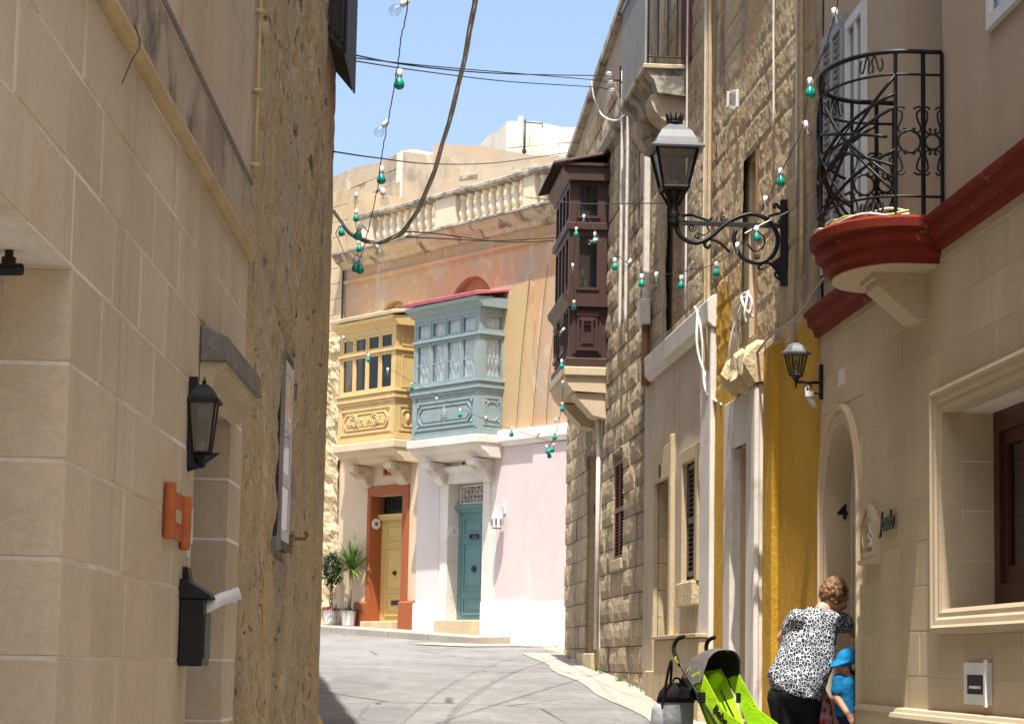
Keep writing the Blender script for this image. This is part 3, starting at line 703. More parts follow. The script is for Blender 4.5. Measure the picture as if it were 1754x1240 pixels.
# wrought iron railing
rl = thing('balcony_railing', 'black wrought iron balcony railing with diagonal bars and scrolls', 'railing', F1, bc, 0, zc1)
P0 = bplan(-.02, 28); Lc = [0]
for a, b in zip(P0, P0[1:]): Lc.append(Lc[-1]+math.hypot(b[0]-a[0], b[1]-a[1]))
LT = Lc[-1]
def bp(s, z):
    s = max(0, min(1, s))*LT
    for i in range(len(Lc)-1):
        if s <= Lc[i+1]+1e-9:
            t = (s-Lc[i])/(Lc[i+1]-Lc[i]); a, b = P0[i], P0[i+1]; return (a[0]+(b[0]-a[0])*t-bc, a[1]+(b[1]-a[1])*t, z)
def brail(z, r, name, s0=0, s1=1, n=40): MB().tube([bp(s0+(s1-s0)*i/n, z) for i in range(n+1)], r, 6).build(name, m_iron, rl, smooth=True)
zt = .995
brail(zt, .016, 'handrail'); brail(zt-.14, .009, 'rail'); brail(.12, .009, 'rail')
posts = [0, .055, .135, .5, .865, .945, 1]
for s in posts: MB().tube([bp(s, .0), bp(s, zt)], .012 if s not in (.055, .945) else .014, 4).build('post', m_iron, rl)
def bbar(s0, z0, s1, z1, r=.011):
    MB().tube([bp(s0+(s1-s0)*i/12, z0+(z1-z0)*i/12) for i in range(13)], r, 5).build('diagonal_bar', m_iron, rl, smooth=True)
for sgn in (0, 1):
    f_ = (lambda s: s) if sgn == 0 else (lambda s: 1-s)
    for s0, z0, s1, z1 in ((.135, .85, .46, .10), (.135, .66, .34, .45), (.34, .45, .135, .30), (.20, .55, .50, .30), (.135, .14, .46, .80), (.16, .48, .5, .62), (.26, .52, .40, .36), (.135, .74, .50, .42), (.135, .40, .44, .12), (.30, .12, .5, .50), (.135, .22, .40, .66)):
        bbar(f_(s0), z0, f_(s1), z1)
def scroll(s0, s1, z0, z1, flip=False):
    """a lyre: two S-curves with curled ends, filling a bay between two bars"""
    m = MB(); ds = (s1-s0)/2; c = (s0+s1)/2; h = z1-z0
    for sg in (-1, 1):
        pts = [(.30, .90), (.42, .95), (.55, .99), (.75, .99), (.86, .93), (.80, .86), (.66, .84), (.52, .72), (.62, .45), (.80, .25), (.80, .12), (.60, .02), (.35, .02), (.18, .10), (.30, .18), (.42, .12)]
        pts = [(sg*a, (1-b) if flip else b) for a, b in pts]
        m.tube([bp(c+a*ds, z0+b*h) for a, b, _ in [(*p[:2], 0) for p in spline([(a, b, 0) for a, b in pts], 3)]], .0065, 5)
    m.build('scroll', m_iron, rl, smooth=True)
def ringpart(s0, s1, zc):
    c = (s0+s1)/2; ds = (s1-s0)/2*.82; rr = ds*LT
    MB().tube([bp(c+ds*math.cos(2*math.pi*i/18), zc+rr*math.sin(2*math.pi*i/18)) for i in range(18)], .0085, 5, closed=True).build('ring', m_iron, rl, smooth=True)
for a, b in ((0, .055), (.055, .135), (.865, .945), (.945, 1)):
    scroll(a, b, .50, .66); ringpart(a, b, .45); scroll(a, b, .25, .40, True)
for a, b in ((.17, .25), (.46, .54), (.75, .83)):
    m = MB()
    for sg in (-1, 1):
        m.tube([bp((a+b)/2+sg*x*(b-a)/2, zt-.07+y) for x, y, _ in spline([(.1, -.05, 0), (.2, -.02, 0), (.1, .02, 0), (.35, .05, 0), (.7, -.04, 0), (.95, -.01, 0), (.85, .04, 0)], 4)], .006, 5)
    m.build('scroll', m_iron, rl, smooth=True)
    m = MB()
    for sg in (-1, 1):
        m.tube([bp((a+b)/2+sg*x*(b-a)/2, .055+y) for x, y, _ in spline([(.1, -.04, 0), (.25, .0, 0), (.1, .03, 0), (.35, .05, 0), (.7, -.03, 0), (.95, -.0, 0), (.85, .04, 0)], 4)], .006, 5)
    m.build('scroll', m_iron, rl, smooth=True)
# balcony door and windows of the upper floor
bd = H1.part(MB().poly(rect(oN, oF, 4.26, 6.7), -.5, -.44, [rect(oN+.1, oF-.1, 4.5, 6.6)]), 'balcony_door', m_whitepaint)
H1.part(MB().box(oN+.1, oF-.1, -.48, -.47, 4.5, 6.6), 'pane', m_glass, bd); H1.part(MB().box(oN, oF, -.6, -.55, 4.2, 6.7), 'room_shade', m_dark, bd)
for (a, b, c, d) in ((15.74, 16.35, 4.76, 6.2), (11.2, 12.52, 5.09, 6.6)):
    ww = H1.part(MB().poly(rect(a, b, c, d), -.10, .012, [rect(a+.07, b-.07, c+.07, d-.07)]), 'window', m_whitepaint)
    H1.part(MB().box((a+b)/2-.03, (a+b)/2+.03, -.08, .004, c+.07, d-.07), 'mullion', m_whitepaint, ww)
    for p, q in ((a+.07, (a+b)/2-.03), ((a+b)/2+.03, b-.07)): H1.part(MB().box(p, q, -.02, -.014, c+.07, d-.07), 'pane', glass('sky_pane', (.35, .38, .42), .45), ww)
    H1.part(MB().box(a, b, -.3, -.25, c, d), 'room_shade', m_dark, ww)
sh = H1.part(MB().poly(rect(16.42, 17.22, 4.50, 6.3), -.018, .02, [rect(16.5, 16.78, 4.62, 6.2), rect(16.86, 17.14, 4.62, 6.2)]), 'shutter', m_greyshut)
for a, b in ((16.5, 16.78), (16.86, 17.14)):
    for i in range(30):
        z = 4.64+i*.052; H1.part(MB().poly([(-.012, z), (.012, z+.012), (.012, z+.018), (-.012, z+.04)], a, b, axis='u'), 'slat', m_greyshut, sh)

# meter box, ceramic niche, name in iron script
u, z = F1.px(1660, 1205); u2, _ = F1.px(1699, 1180)
t = thing('meter_box', 'small white meter box low on the pale block wall under the window', 'meter box', F1, u, 0, z)
Wd = u2-u
MB().poly(rect(Wd, 0, 0, .225), .0, .03, [rect(Wd*.86, Wd*.1, .055, .16)]).build('case', m_whitepaint, t)
MB().box(Wd*.86, Wd*.1, .002, .022, .055, .16).build('dial_window', m_dark, t)
MB().box(Wd*.7, Wd*.2, .022, .026, .085, .10).build('dial_strip', m_porc, t)
MB().box(Wd-.03, Wd+.0, .031, .045, -.01, .24).build('open_door', m_whitepaint, t)
u, z = F1.px(1497, 958)
t = thing('wall_niche', 'small gabled ceramic plaque on the wall between arched door and window', 'plaque', F1, u, 0, z)
MB().poly([(-.22, 0), (.22, 0), (.22, .24), (0, .36), (-.22, .24)], .0, .045, [[(-.15, .05), (.15, .05), (.15, .22), (0, .30), (-.15, .22)]]).build('frame', m_trim1, t)
MB().poly([(.15, .05), (.19, .05), (.19, .23), (0.02, .335), (0, .30), (.15, .22)], .045, .05).build('terracotta_edge', m_rust, t)
rm = MB()
rr = random.Random(2)
for i in range(30): rm.ball((rr.uniform(-.13, .13), .006, rr.uniform(.07, .25)), .02, .014, .02, 6, 4)
rm.build('relief', m_porc, t)
MB().box(-.23, .23, 0, .06, -.03, 0).build('ledge', m_trim1, t)
u, z = F1.px(1527, 893)
t = thing('house_name', 'black iron script house name fixed to the pale block wall', 'sign', F1, u, 0, z)
text_mesh('lettering', 'Josdo', .17, m_iron, t, (0, .03, 0), WALLTXT, .006, .35, .004)

# small lantern on the corner
u, z = F1.px(1408, 655)
t = thing('small_wall_lantern', 'small black lantern with pale cap beside the yellow wall', 'lamp', F1, 17.22, 0, z)
MB().box(-.03, .03, 0, .03, -.13, .13).build('wall_plate', m_iron, t, bevel=.005)
am = MB().tube([(0, .02, -.005), (0, .20, -.005)], .011, 8); am.tube([(0, y, z_) for y, z_, _ in spline([(.03, -.09, 0), (.09, -.07, 0), (.12, -.03, 0), (.09, -.02, 0), (.085, -.045, 0)], 5)], .006, 5)
am.tube([(0, .20, -.05), (0, .20, .04)], [.006, .014], 8); am.build('arm', m_iron, t, smooth=True)
lantern(t, .165, .088, .048, 6, m_lampgrey, m_iron, m_clear, loc=(0, .20, .045), crown=False)
MB().lathe([(.05, .04), (.03, .025), (.014, .0)], c=(0, .20, 0), n=10).build('base_cup', m_iron, t)
wl = MB()
for i in range(5): wl.tube(spline([(0, .11, -.02), (.02*rr.uniform(-1, 1), .10+.03*rr.uniform(-1, 1), -.08), (.03*rr.uniform(-1, 1), .08+.04*rr.uniform(-1, 1), -.15-.05*rr.random()), (.02, .10+.05*rr.uniform(-1, 1), -.10)], 4), .005, 5)
wl.box(-.015, .015, .07, .13, -.11, -.07); wl.build('loose_wires', m_cablewhite, t)

# ================================================================== right: yellow house
H2 = House('yellow_house', 'old stone house with mustard yellow ground floor and white doorway', 'house', F2, 22.05)
S2, E2 = 17.30, 22.05; d2 = (20.22, 21.0, .5, 3.55); o2 = (19.92, 20.62, 4.45, 6.1)
k = NT('mustard_and_stone'); p = k.pos()
ston = k.mix(k.ramp(k.noise(p, 1.3, 6, .65), .3, .7), (.50, .385, .23), (.40, .315, .20))
ston = k.mix(k.math('MULTIPLY', k.ramp(k.noise(k.pos((1.6, 1.6, .25)), 1, 8, .68), .48, .62), .85), ston, (.15, .128, .11))
ston = k.mix(k.math('MULTIPLY', k.ramp(k.noise(k.pos((1.5, 1.5, .9)), 1, 7, .68), .5, .66), .7), ston, (.50, .30, .11))
yel = k.mix(k.ramp(k.noise(p, 2, 6, .65), .35, .75), (.50, .285, .028), (.43, .235, .02))
yel = k.mix(k.math('MULTIPLY', k.ramp(k.noise(k.pos((1.5, 1.5, .5)), 1, 6), .55, .75), .35), yel, (.36, .19, .016))
sx = k.new('SeparateXYZ'); k.L(p, sx.inputs[0])
edge = k.math('ADD', k.math('SUBTRACT', sx.outputs[2], k.ramp(sx.outputs[1], 21.15, 21.3, 0, .9)), k.math('MULTIPLY', k.math('SUBTRACT', k.noise(p, 2.2, 6), .5), .7))
col = k.mix(k.ramp(edge, 4.16, 4.22), yel, ston)
g = k.noise(p, 24, 6, .75); col = k.mix(1, col, k.mix(k.ramp(g, .25, .75), (.84,)*3, (1.14,)*3), 'MULTIPLY')
k.bump(g, .7, .02); m_yelwall = k.out(col, .9, 0, .2)
def groove(u, z, h=.29, L=.66):
    """recessed joints of the worn courses"""
    r_ = math.floor(z/h); dz = abs(z-h*round(z/h)); uu = u+.37*r_; du = abs(uu-L*round(uu/L))
    return .016*max(math.exp(-(dz/.022)**2), math.exp(-(du/.025)**2))*(.55+.8*fbm(u*.9, z*.9, 4, 3))
def f_r2(u, z):
    a = 1 if z > 4.2 else .25
    v = a*(.012*fbm(u*1.2, z*.8, 13)+.007*fbm(u*5, z*4, 31)+.0055*fbm(u*13, z*11, 8, 3))
    if z > 4.2: v -= groove(u, z)
    if 18.95 < u < 19.35 and z < 4.25: v += .05                     # pilaster
    return v
W2 = rough_wall(F2, S2, E2, .3, 10.3, .0, [d2, o2], .04, f_r2)
H2.part(W2, 'wall', m_yelwall)
H2.part(MB().poly(rect(S2, E2, .3, 10.2), -.6, -.06, [rect(*d2), rect(*o2)]), 'rear_wall', m_dressed)
H2.part(MB().box(S2, E2, -.6, .26, 10.3, 10.5), 'shade_overhang', m_coping)  # unseen overhang, added to shade the upper stone wall
H2.part(MB().poly(uframe(19.62, 21.36, .6, 3.98, 20.22, 21.0, 3.55), -.02, .035), 'door_surround', m_whitewash, bevel=.012)
H2.part(MB().box(19.60, 19.76, .03, .075, .6, 3.95), 'pilaster', m_whitewash, bevel=.01)
H2.part(MB().box(20.2, 21.02, -.30, -.25, .6, 3.5), 'door', m_greywood)
H2.part(MB().box(21.002, 21.10, -.35, -.0, .6, 3.55), 'door_reveal', m_whitewash)
H2.part(MB().box(20.15, 21.05, -.2, .12, .5, gz(20.6)+.14), 'doorstep', m_concrete, bevel=.01)
of = H2.part(MB().poly(rect(19.92, 20.62, 4.45, 6.1), -.20, -.13, [rect(20.0, 20.5, 4.5, 6.0)]), 'upper_door_frame', m_rust)
H2.part(MB().box(20.0, 20.5, -.22, -.18, 4.5, 6.0), 'upper_door', m_shutter_brn, of)
for i in range(22): H2.part(MB().poly([(-.185, 4.55+i*.065), (-.15, 4.56+i*.065), (-.15, 4.57+i*.065), (-.185, 4.60+i*.065)], 20.03, 20.47, axis='u'), 'slat', m_shutter_brn, of)
H2.part(MB().box(20.0, 20.03, -.14, -.0, 4.45, 6.08), 'rust_post', m_rust, of)
# broken stone ledge over the white door
lg = MB(); nx, nz = 14, 10
def lp(i, j, q): return noise.noise(Vector((i*.5, j*.5, q)))
rings = []
for i in range(nx+1):
    t = i/nx; u = 19.58+1.15*t; dpt = .15+.06*lp(i, 0, 3); h0, h1 = 3.99+.06*lp(i, 3, 5), 4.32+.10*lp(i, 7, 9)
    rings.append([(u, -.05, h0), (u, dpt*.5+.03*lp(i, 1, 1), h0-.02), (u, dpt+.05*lp(i, 2, 1), h0+.1+.05*lp(i, 2, 6)), (u, dpt+.07*lp(i, 3, 2), (h0+h1)/2), (u, dpt*.8+.05*lp(i, 4, 2), h1-.06), (u, .05, h1), (u, -.05, h1)])
H2.part(lg.loft(rings), 'broken_ledge', m_rubble)

# ================================================================== right: plastered house
H3 = House('plastered_house', 'house with grey plaster ground floor, white ledge and brown louvred window', 'house', F2, 26.87)
S3, E3 = 22.053, 26.87; d3 = (24.83, 25.93, .8, 3.6); w3 = (23.05, 23.88, 2.45, 3.64); o3 = (23.95, 25.3, 5.2, 6.8)
def f_r3(u, z): return -groove(u, z)+.012*fbm(u*1.2, z*.8, 23)+.007*fbm(u*5, z*4, 61)+.0055*fbm(u*13, z*11, 18, 3)
H3.part(rough_wall(F2, S3, E3, 4.8, 10.3, .0, [o3], .042, f_r3), 'upper_wall', m_rough)
H3.part(MB().poly(rect(S3, E3, .5, 10.2), -.6, -.07, [rect(*d3), rect(*w3), rect(*o3)]), 'rear_wall', m_rough)
H3.part(rough_wall(F2, S3, E3, .6, 4.82, .0, [d3, w3], .07, lambda u, z: .010*fbm(u*1.5, z*1.2, 3)), 'wall', m_render)
H3.part(MB().box(S3, E3, -.6, .26, 10.3, 10.5), 'shade_overhang', m_coping)  # overhang added out of view so the upper floor falls in shade
H3.part(MB().poly([(-.05, 4.80), (.03, 4.80), (.075, 4.85), (.085, 5.06), (.03, 5.11), (-.05, 5.12)], S3-.02, E3, axis='u'), 'ledge', m_whitewash, bevel=.008)
H3.part(MB().poly(uframe(d3[0]-.16, d3[1]+.14, 1.0, 3.95, d3[0], d3[1], 3.6), -.03, .022), 'door_surround', m_dressed, bevel=.006)
H3.part(MB().box(d3[0]-.30, d3[0]-.15, -.02, .05, 1.2, 4.02), 'door_pilaster', m_dressed, bevel=.006)
ubd = unit_block(m_dressed)
for (z0, z1) in rows_of(1.25, 3.6, .30): link('jamb_block', ubd, H3.root, Vector((d3[1]-.002, -.035, z0+.003))+H3.off, (.12, .4, z1-z0-.006))
H3.part(MB().box(d3[0], d3[1], -.42, -.37, .9, 3.6), 'door', m_shutter_brn)
H3.part(MB().box(d3[0]-.05, d3[1]+.05, -.3, .10, .8, gz(25.4)+.30), 'doorstep', m_dressed, bevel=.012)
H3.part(MB().box(25.46, 25.56, .02, .035, F2.px(1133, 818)[1], F2.px(1133, 797)[1]), 'iron_bar', m_iron)
H3.part(MB().poly(rect(w3[0]-.14, w3[1]+.14, w3[2]-.02, w3[3]+.14), -.03, .03, [rect(*w3)]), 'window_surround', m_dressed, bevel=.006)
H3.part(MB().box(w3[0]-.12, w3[1]+.10, -.05, .07, w3[2]-.26, w3[2]-.02), 'window_sill', m_rubble, bevel=.012)
H3.part(MB().box(22.06, 22.66, -.02, .045, 1.2, 4.8), 'pilaster', m_whitewash, bevel=.01)
H3.part(MB().box(22.12, 25.1, -.02, .13, .6, 1.87), 'bench_wall', m_dressed, bevel=.012); H3.part(MB().box(22.10, 25.12, -.02, .16, 1.872, 1.91), 'bench_cap', m_dressed, bevel=.006)
def louvres(H, name, u0, u1, z0, z1, w, mat, n, mid=True, parent=None):
    c = (u0+u1)/2; zm = (z0+z1)/2; fw = .045
    hs = [rect(a, b, p, q) for a, b in ((u0+fw, c-.02), (c+.02, u1-fw)) for p, q in ((z0+fw, zm-.03), (zm+.03, z1-fw))]
    s = H.part(MB().poly(rect(u0, u1, z0, z1), w-.04, w, hs), name, mat, parent)
    sl = None
    for a, b in ((u0+fw, c-.02), (c+.02, u1-fw)):
        for p, q in ((z0+fw, zm-.03), (zm+.03, z1-fw)):
            for i in range(n):
                h = (q-p)/n; zz_ = p+h*i
                o = H.part(MB().poly([(w-.035, zz_+h*.15), (w-.004, zz_+h*.0), (w-.004, zz_+h*.12), (w-.035, zz_+h*.30)], a-.001, b+.001, axis='u'), 'slat', mat, s)
    H.part(MB().box(u0, u1, w-.12, w-.10, z0, z1), 'shade', m_dark, s)
    return s
louvres(H3, 'window_shutter', w3[0]+.01, w3[1]-.01, w3[2]+.05, w3[3]-.02, -.03, m_shutter_brn, 10)
uo = H3.part(MB().poly(rect(*o3), -.22, -.16, [rect(o3[0]+.1, o3[1]-.1, o3[2]+.1, o3[3]-.1)]), 'upper_window', m_render)
H3.part(MB().box(o3[0]+.1, o3[1]-.1, -.21, -.2, o3[2]+.1, o3[3]-.1), 'pane', m_render, uo)
# pipes and a junction box
pp = MB().box(26.43, 26.53, .03, .10, 5.75, 8.6); H3.part(pp, 'downpipe', m_pvc, bevel=.01)
H3.part(MB().box(26.35, 26.62, .02, .15, 5.45, 5.74), 'junction_box', m_pvc, bevel=.015)
H3.part(MB().tube([(26.48, .06, 5.45), (26.48, .06, 4.75)], .05, 8), 'rusty_stub', m_rust, smooth=True)
for uu, za, zb_, mt, rr_ in ((22.35, 4.3, 8.5, m_ochrepipe, .014), (22.15, 4.4, 9.5, m_ochrepipe, .022), (22.45, 5.3, 9.5, m_pvc, .014), (23.6, 5.2, 9.5, m_pvc, .012)):
    pts = [(uu+.03*noise.noise(Vector((z*.8, uu, 0))), .055, z) for z in [za+(zb_-za)*i/14 for i in range(15)]]
    H3.part(MB().tube(pts, rr_, 6), 'conduit', mt, smooth=True)
for uu, za, zb_, mt, rr_ in ((17.75, 4.6, 9, m_ochrepipe, .020), (17.95, 5.3, 9, m_pvc, .010), (18.9, 5.9, 9.5, m_pvc, .010)):
    pts = [(uu+.03*noise.noise(Vector((z*.8, uu, 0))), .06, z) for z in [za+(zb_-za)*i/14 for i in range(15)]]
    H2.part(MB().tube(pts, rr_, 6), 'conduit', mt, smooth=True)
u, z = F2.px(1270, 172)
t = thing('bulkhead_light', 'small white bulkhead light on the weathered stone wall', 'light', F2, u, .03, z)
MB().box(-.07, .07, 0, .03, -.09, .09).build('base', m_whitepaint, t, bevel=.02)
MB().box(-.05, .05, .03, .085, -.07, .07).build('diffuser', m_sheet, t, bevel=.02); gd = MB()
for i in (-1, 0, 1): gd.tube([(i*.035, .03, -.08), (i*.035, .095, -.06), (i*.035, .095, .06), (i*.035, .03, .08)], .005, 5)
gd.build('guard', m_whitepaint, t)
MB().tube(spline([(0, .02, -.09), (.05, .0, -.12), (.25, -.01, .12), (.6, .0, .22)], 5), .006, 5).build('wire', m_cablewhite, t)
# stone balcony
q0, q1 = 23.85, 25.75; bw_ = .48; zb0 = 7.82
t = House('stone_balcony', 'old stone balcony with grey boarded front high on the right wall', 'balcony', F2, q0)
t.root.location.z = zb0; t.off = Vector((-q0, 0, -zb0))
t.part(MB().box(q0, q1, -.1, bw_, zb0-.05, zb0), 'slab', m_cornice, bevel=.008)
t.part(MB().poly([(-.1, zb0-.05), (bw_-.03, zb0-.05), (bw_-.05, zb0-.10), (bw_-.12, zb0-.16), (bw_-.16, zb0-.30), (-.1, zb0-.34)], q0+.03, q1-.03, axis='u'), 'slab_moulding', m_coping)
cpts = [(-.1, zb0-.30), (bw_-.10, zb0-.30)] + [(.0+(bw_-.10)*math.cos(R(a)), zb0-.32-.32*math.sin(R(a))) for a in range(0, 91, 9)] + [(-.1, zb0-.66)]
t.part(MB().poly(cpts, q0+.12, q0+.55, axis='u'), 'corbel', m_cornice, bevel=.006); t.part(MB().poly(cpts, q1-.55, q1-.12, axis='u'), 'corbel', m_cornice, bevel=.006)
nb = 12
for i in range(nb):
    a = q0+.02+(q1-q0-.04)*i/nb; t.part(MB().box(a, a+(q1-q0-.04)/nb-.006, bw_-.04, bw_-.015, zb0+.002, zb0+1.05), 'board', m_greywood)
t.part(MB().box(q0, q1, bw_-.06, bw_, zb0+1.05, zb0+1.10), 'handrail', m_greywood)
for w in (bw_-.05, .02): t.part(MB().tube([(q0+.03, w, zb0), (q0+.03, w, zb0+1.1)], .014, 6), 'post', m_iron)
for zz_ in (.08, .72, 1.05): t.part(MB().tube([(q0+.03, .0, zb0+zz_), (q0+.03, bw_-.05, zb0+zz_)], .011, 6), 'rail', m_iron)
for i in range(3): t.part(MB().tube([(q0+.03, .12+.1*i, zb0+.08), (q0+.03, .12+.1*i, zb0+.72)], .007, 5), 'bar', m_iron)
t.part(MB().box(q0+.3, q0+.36, .0, .06, zb0+.0, zb0+1.6), 'timber_post', m_dressed)
t.part(MB().box(q0-.25, q0+.28, -.01, .04, zb0+.02, zb0+1.7), 'door_leaf', m_shutter_red)

# ================================================================== right: rough-faced house with brown gallery
H4 = House('rough_stone_house', 'rough faced stone block house with red louvred window and dark doorway', 'house', F2, 35.75)
S4, E4 = 26.874, 35.75; d4 = (31.20, 32.90, 1, 4.5); w4 = (28.95, 29.97, 2.80, 4.26)
H4.part(MB().poly([(S4, .8), (E4, .8), (E4, 9.35), (S4, 10.2)], -.7, -.035, [rect(*d4), rect(*w4)]), 'wall', m_rough_joint)
rbs = rough_blocks(m_rough)
r4 = rows_of(1.2, 9.3, .31)
n4 = ashlar(H4, H4.root, rbs, S4, E4, r4, .92, [d4, w4], .12, w=.0, joint=.014, seed=31, jit=.012)
ubr = rough_blocks(m_rough, 3, .1)
for (z0, z1) in r4:                                              # corner stones returning round the far end
    link('quoin', rbs[int(z0*10) % 7], H4.root, Vector((E4+.0, -.13, z0+.005))+H4.off, (.6, .12, z1-z0-.012), (0, 0, R(-90)))
H4.part(MB().poly([(S4, 10.21), (E4+.1, 9.36), (E4+.1, 9.46), (S4, 10.32)], -.7, .06), 'coping', m_coping)
H4.part(MB().poly([(0, 8.42), (.05, 8.42), (.10, 8.50), (.10, 8.56), (0, 8.60)], S4, E4+.06, axis='u'), 'cornice', m_coping)
for (z0, z1) in rows_of(1.6, 4.5, .33): link('jamb_block', ubd, H4.root, Vector((d4[1]-.002, -.06, z0+.003))+H4.off, (.12, .5, z1-z0-.006))
H4.part(MB().box(d4[0]-.02, d4[0]-.0, -.35, .02, 1.6, 4.5), 'door_edge', m_whitewash)
H4.part(MB().box(d4[0], d4[1], -.62, -.56, 1.2, 4.5), 'door', m_shutter_brn)
H4.part(MB().box(d4[0]-.05, d4[1]+.05, -.5, .10, 1.2, gz(32)+.18), 'doorstep', m_dressed, bevel=.012)
text_mesh('house_number', '14', .17, m_iron, H4.root, Vector((d4[1]-.01, -.17, F2.px(1015, 866)[1]))+H4.off, JAMBTXT, .006, bold=.004)
louvres(H4, 'window_shutter', w4[0]+.03, w4[1]-.03, w4[2]+.12, w4[3]-.10, -.04, m_shutter_red, 13)
H4.part(MB().box(w4[0]-.02, w4[1]+.02, -.15, .012, w4[2]-.02, w4[2]+.11), 'window_sill', m_dressed, bevel=.008)
for uu in (28.2, 28.75): 
    pts = [(uu+.03*noise.noise(Vector((z*.8, uu, 0))), .075, z) for z in [5.6+(9.0-5.6)*i/14 for i in range(15)]]
    H4.part(MB().tube(pts, .022, 6), 'conduit', m_pvc, smooth=True)
H4.part(MB().tube([(31.05, .05, 1.8), (31.05, .05, 5.0)], .03, 8), 'downpipe', m_pvc, smooth=True)

G = House('brown_gallery', 'dark brown enclosed timber balcony on a cream stone base, above the dark doorway', 'balcony', F2, 30.80)
g0, g1, gw = 30.80, 32.70, .51; gb, gm_, gt_ = 5.52, 6.44, 8.02
G.root.location.z = gb; G.off = Vector((-g0, 0, -gb))
G.part(MB().poly(rect(g0, g1, gb, gm_-.1), -.02, gw-.015), 'lower_panel', m_brown)
G.part(MB().box(g0-.03, g1+.03, -.02, gw+.03, gb-.02, gb+.10), 'base_rail', m_brown, bevel=.01)
G.part(MB().poly([(-.02, gm_-.14), (gw-.0, gm_-.14), (gw+.02, gm_-.10), (gw+.08, gm_-.03), (gw+.09, gm_+.03), (-.02, gm_+.03)], g0-.09, g1+.09, axis='u'), 'middle_ledge', m_brown)
# end panel mouldings (faces the camera) and front panels
def stepped(cu, cw, z0, z1, hw, face):
    for i, (a, zz0, zz1) in enumerate(((hw, z0, z1), (hw*.72, z0+.07, z1-.07), (hw*.42, z0+.13, z1-.13))):
        e = .018*(i+1)
        m = MB()
        if face == 'end': m.poly(rect(cw-a, cw+a, zz0, zz1), g0-e, g0+.01, [rect(cw-a+.03, cw+a-.03, zz0+.03, zz1-.03)], axis='u')
        else: m.poly(rect(cu-a, cu+a, zz0, zz1), gw-.02, gw-.015+e, [rect(cu-a+.03, cu+a-.03, zz0+.03, zz1-.03)])
        G.part(m, 'panel_moulding', m_brown)
    for zz_, sg in ((z0+.06, 1), (z1-.06, -1)):
        m = MB()
        for i in range(3):
            a = hw*(.80-.26*i); zc = zz_+sg*.065*i
            if face == 'end': m.box(g0-.05+.008*i, g0+.01, cw-a, cw+a, zc-.025, zc+.025)
            else: m.box(cu-a, cu+a, gw-.02, gw+.035-.008*i, zc-.025, zc+.025)
        G.part(m, 'carved_step', m_brown)
stepped(0, gw/2, gb+.16, gm_-.17, .19, 'end')
for cu in (g0+.5, g0+1.4): stepped(cu, 0, gb+.16, gm_-.17, .36, 'front')
def sash_end(z0, z1):
    hs = [rect(.135, gw-.135, z0+.10, z1-.08)]
    o = G.part(MB().poly(rect(.0, gw-.0, z0, z1), g0, g0+.05, hs, axis='u'), 'end_frame', m_brown)
    G.part(MB().box(g0+.02, g0+.03, .135, gw-.135, z0+.10, z1-.08), 'pane', m_glass, o)
    G.part(MB().box(g0-.02, g0+.0, .10, gw-.10, z0+.06, z0+.085), 'bottom_bead', m_brown, o)
sash_end(gm_+.031, 7.34); sash_end(7.44, gt_)
G.part(MB().box(g0-.04, g1+.04, -.02, gw+.04, 7.34, 7.44), 'transom', m_brown, bevel=.008)
for i in range(4):
    a = g0+.06+(g1-g0-.12)*i/4; b = a+(g1-g0-.12)/4
    for z0, z1 in ((gm_+.031, 7.34), (7.44, gt_)):
        o = G.part(MB().poly(rect(a, b, z0, z1), gw-.05, gw-.0, [rect(a+.06, b-.06, z0+.08, z1-.08)]), 'front_sash', m_brown)
        G.part(MB().box(a+.06, b-.06, gw-.03, gw-.02, z0+.08, z1-.08), 'pane', m_glass, o)
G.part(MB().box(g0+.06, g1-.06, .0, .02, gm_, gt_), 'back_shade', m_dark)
G.part(MB().poly([(-.02, gt_-.02), (gw+.02, gt_-.02), (gw+.03, gt_+.04), (gw+.10, gt_+.12), (gw+.11, gt_+.17), (-.02, gt_+.17)], g0-.10, g1+.10, axis='u'), 'top_cornice', m_brown)
rf = MB(); nn = 46
for i in range(nn+1):
    u = g0-.16+(g1-g0+.32)*i/nn; dz = .018 if i % 2 else -.018
    for w, z in ((-.02, gt_+.36), (gw+.24, gt_+.19)): rf.v.append((u, w, z+dz)); rf.v.append((u, w, z+dz+.014))
for i in range(nn): 
    a = i*4; b = a+4; rf.f += [(a, a+2, b+2, b), (a+1, b+1, b+3, a+3), (a+2, a+3, b+3, b+2)]
G.part(rf, 'corrugated_roof', m_brown)
G.part(MB().box(g0-.14, g0-.10, -.01, gw+.2, gt_+.17, gt_+.21), 'verge_board', m_brown)
G.part(MB().box(g0-.06, g1+.06, -.02, gw+.06, gb-.14, gb-.021), 'stone_base', m_trim1, bevel=.012)
G.part(MB().poly([(-.02, gb-.14), (gw+.03, gb-.14), (gw-.0, gb-.24), (gw-.08, gb-.34), (-.02, gb-.36)], g0-.02, g1+.02, axis='u'), 'base_moulding', m_trim1)
for a in (g0+.02, g1-.5): G.part(MB().poly([(-.02, gb-.36), (gw-.10, gb-.36), (gw-.12, gb-.42), (.16, gb-.66), (-.02, gb-.70)], a, a+.45, axis='u'), 'corbel', m_trim1, bevel=.006)

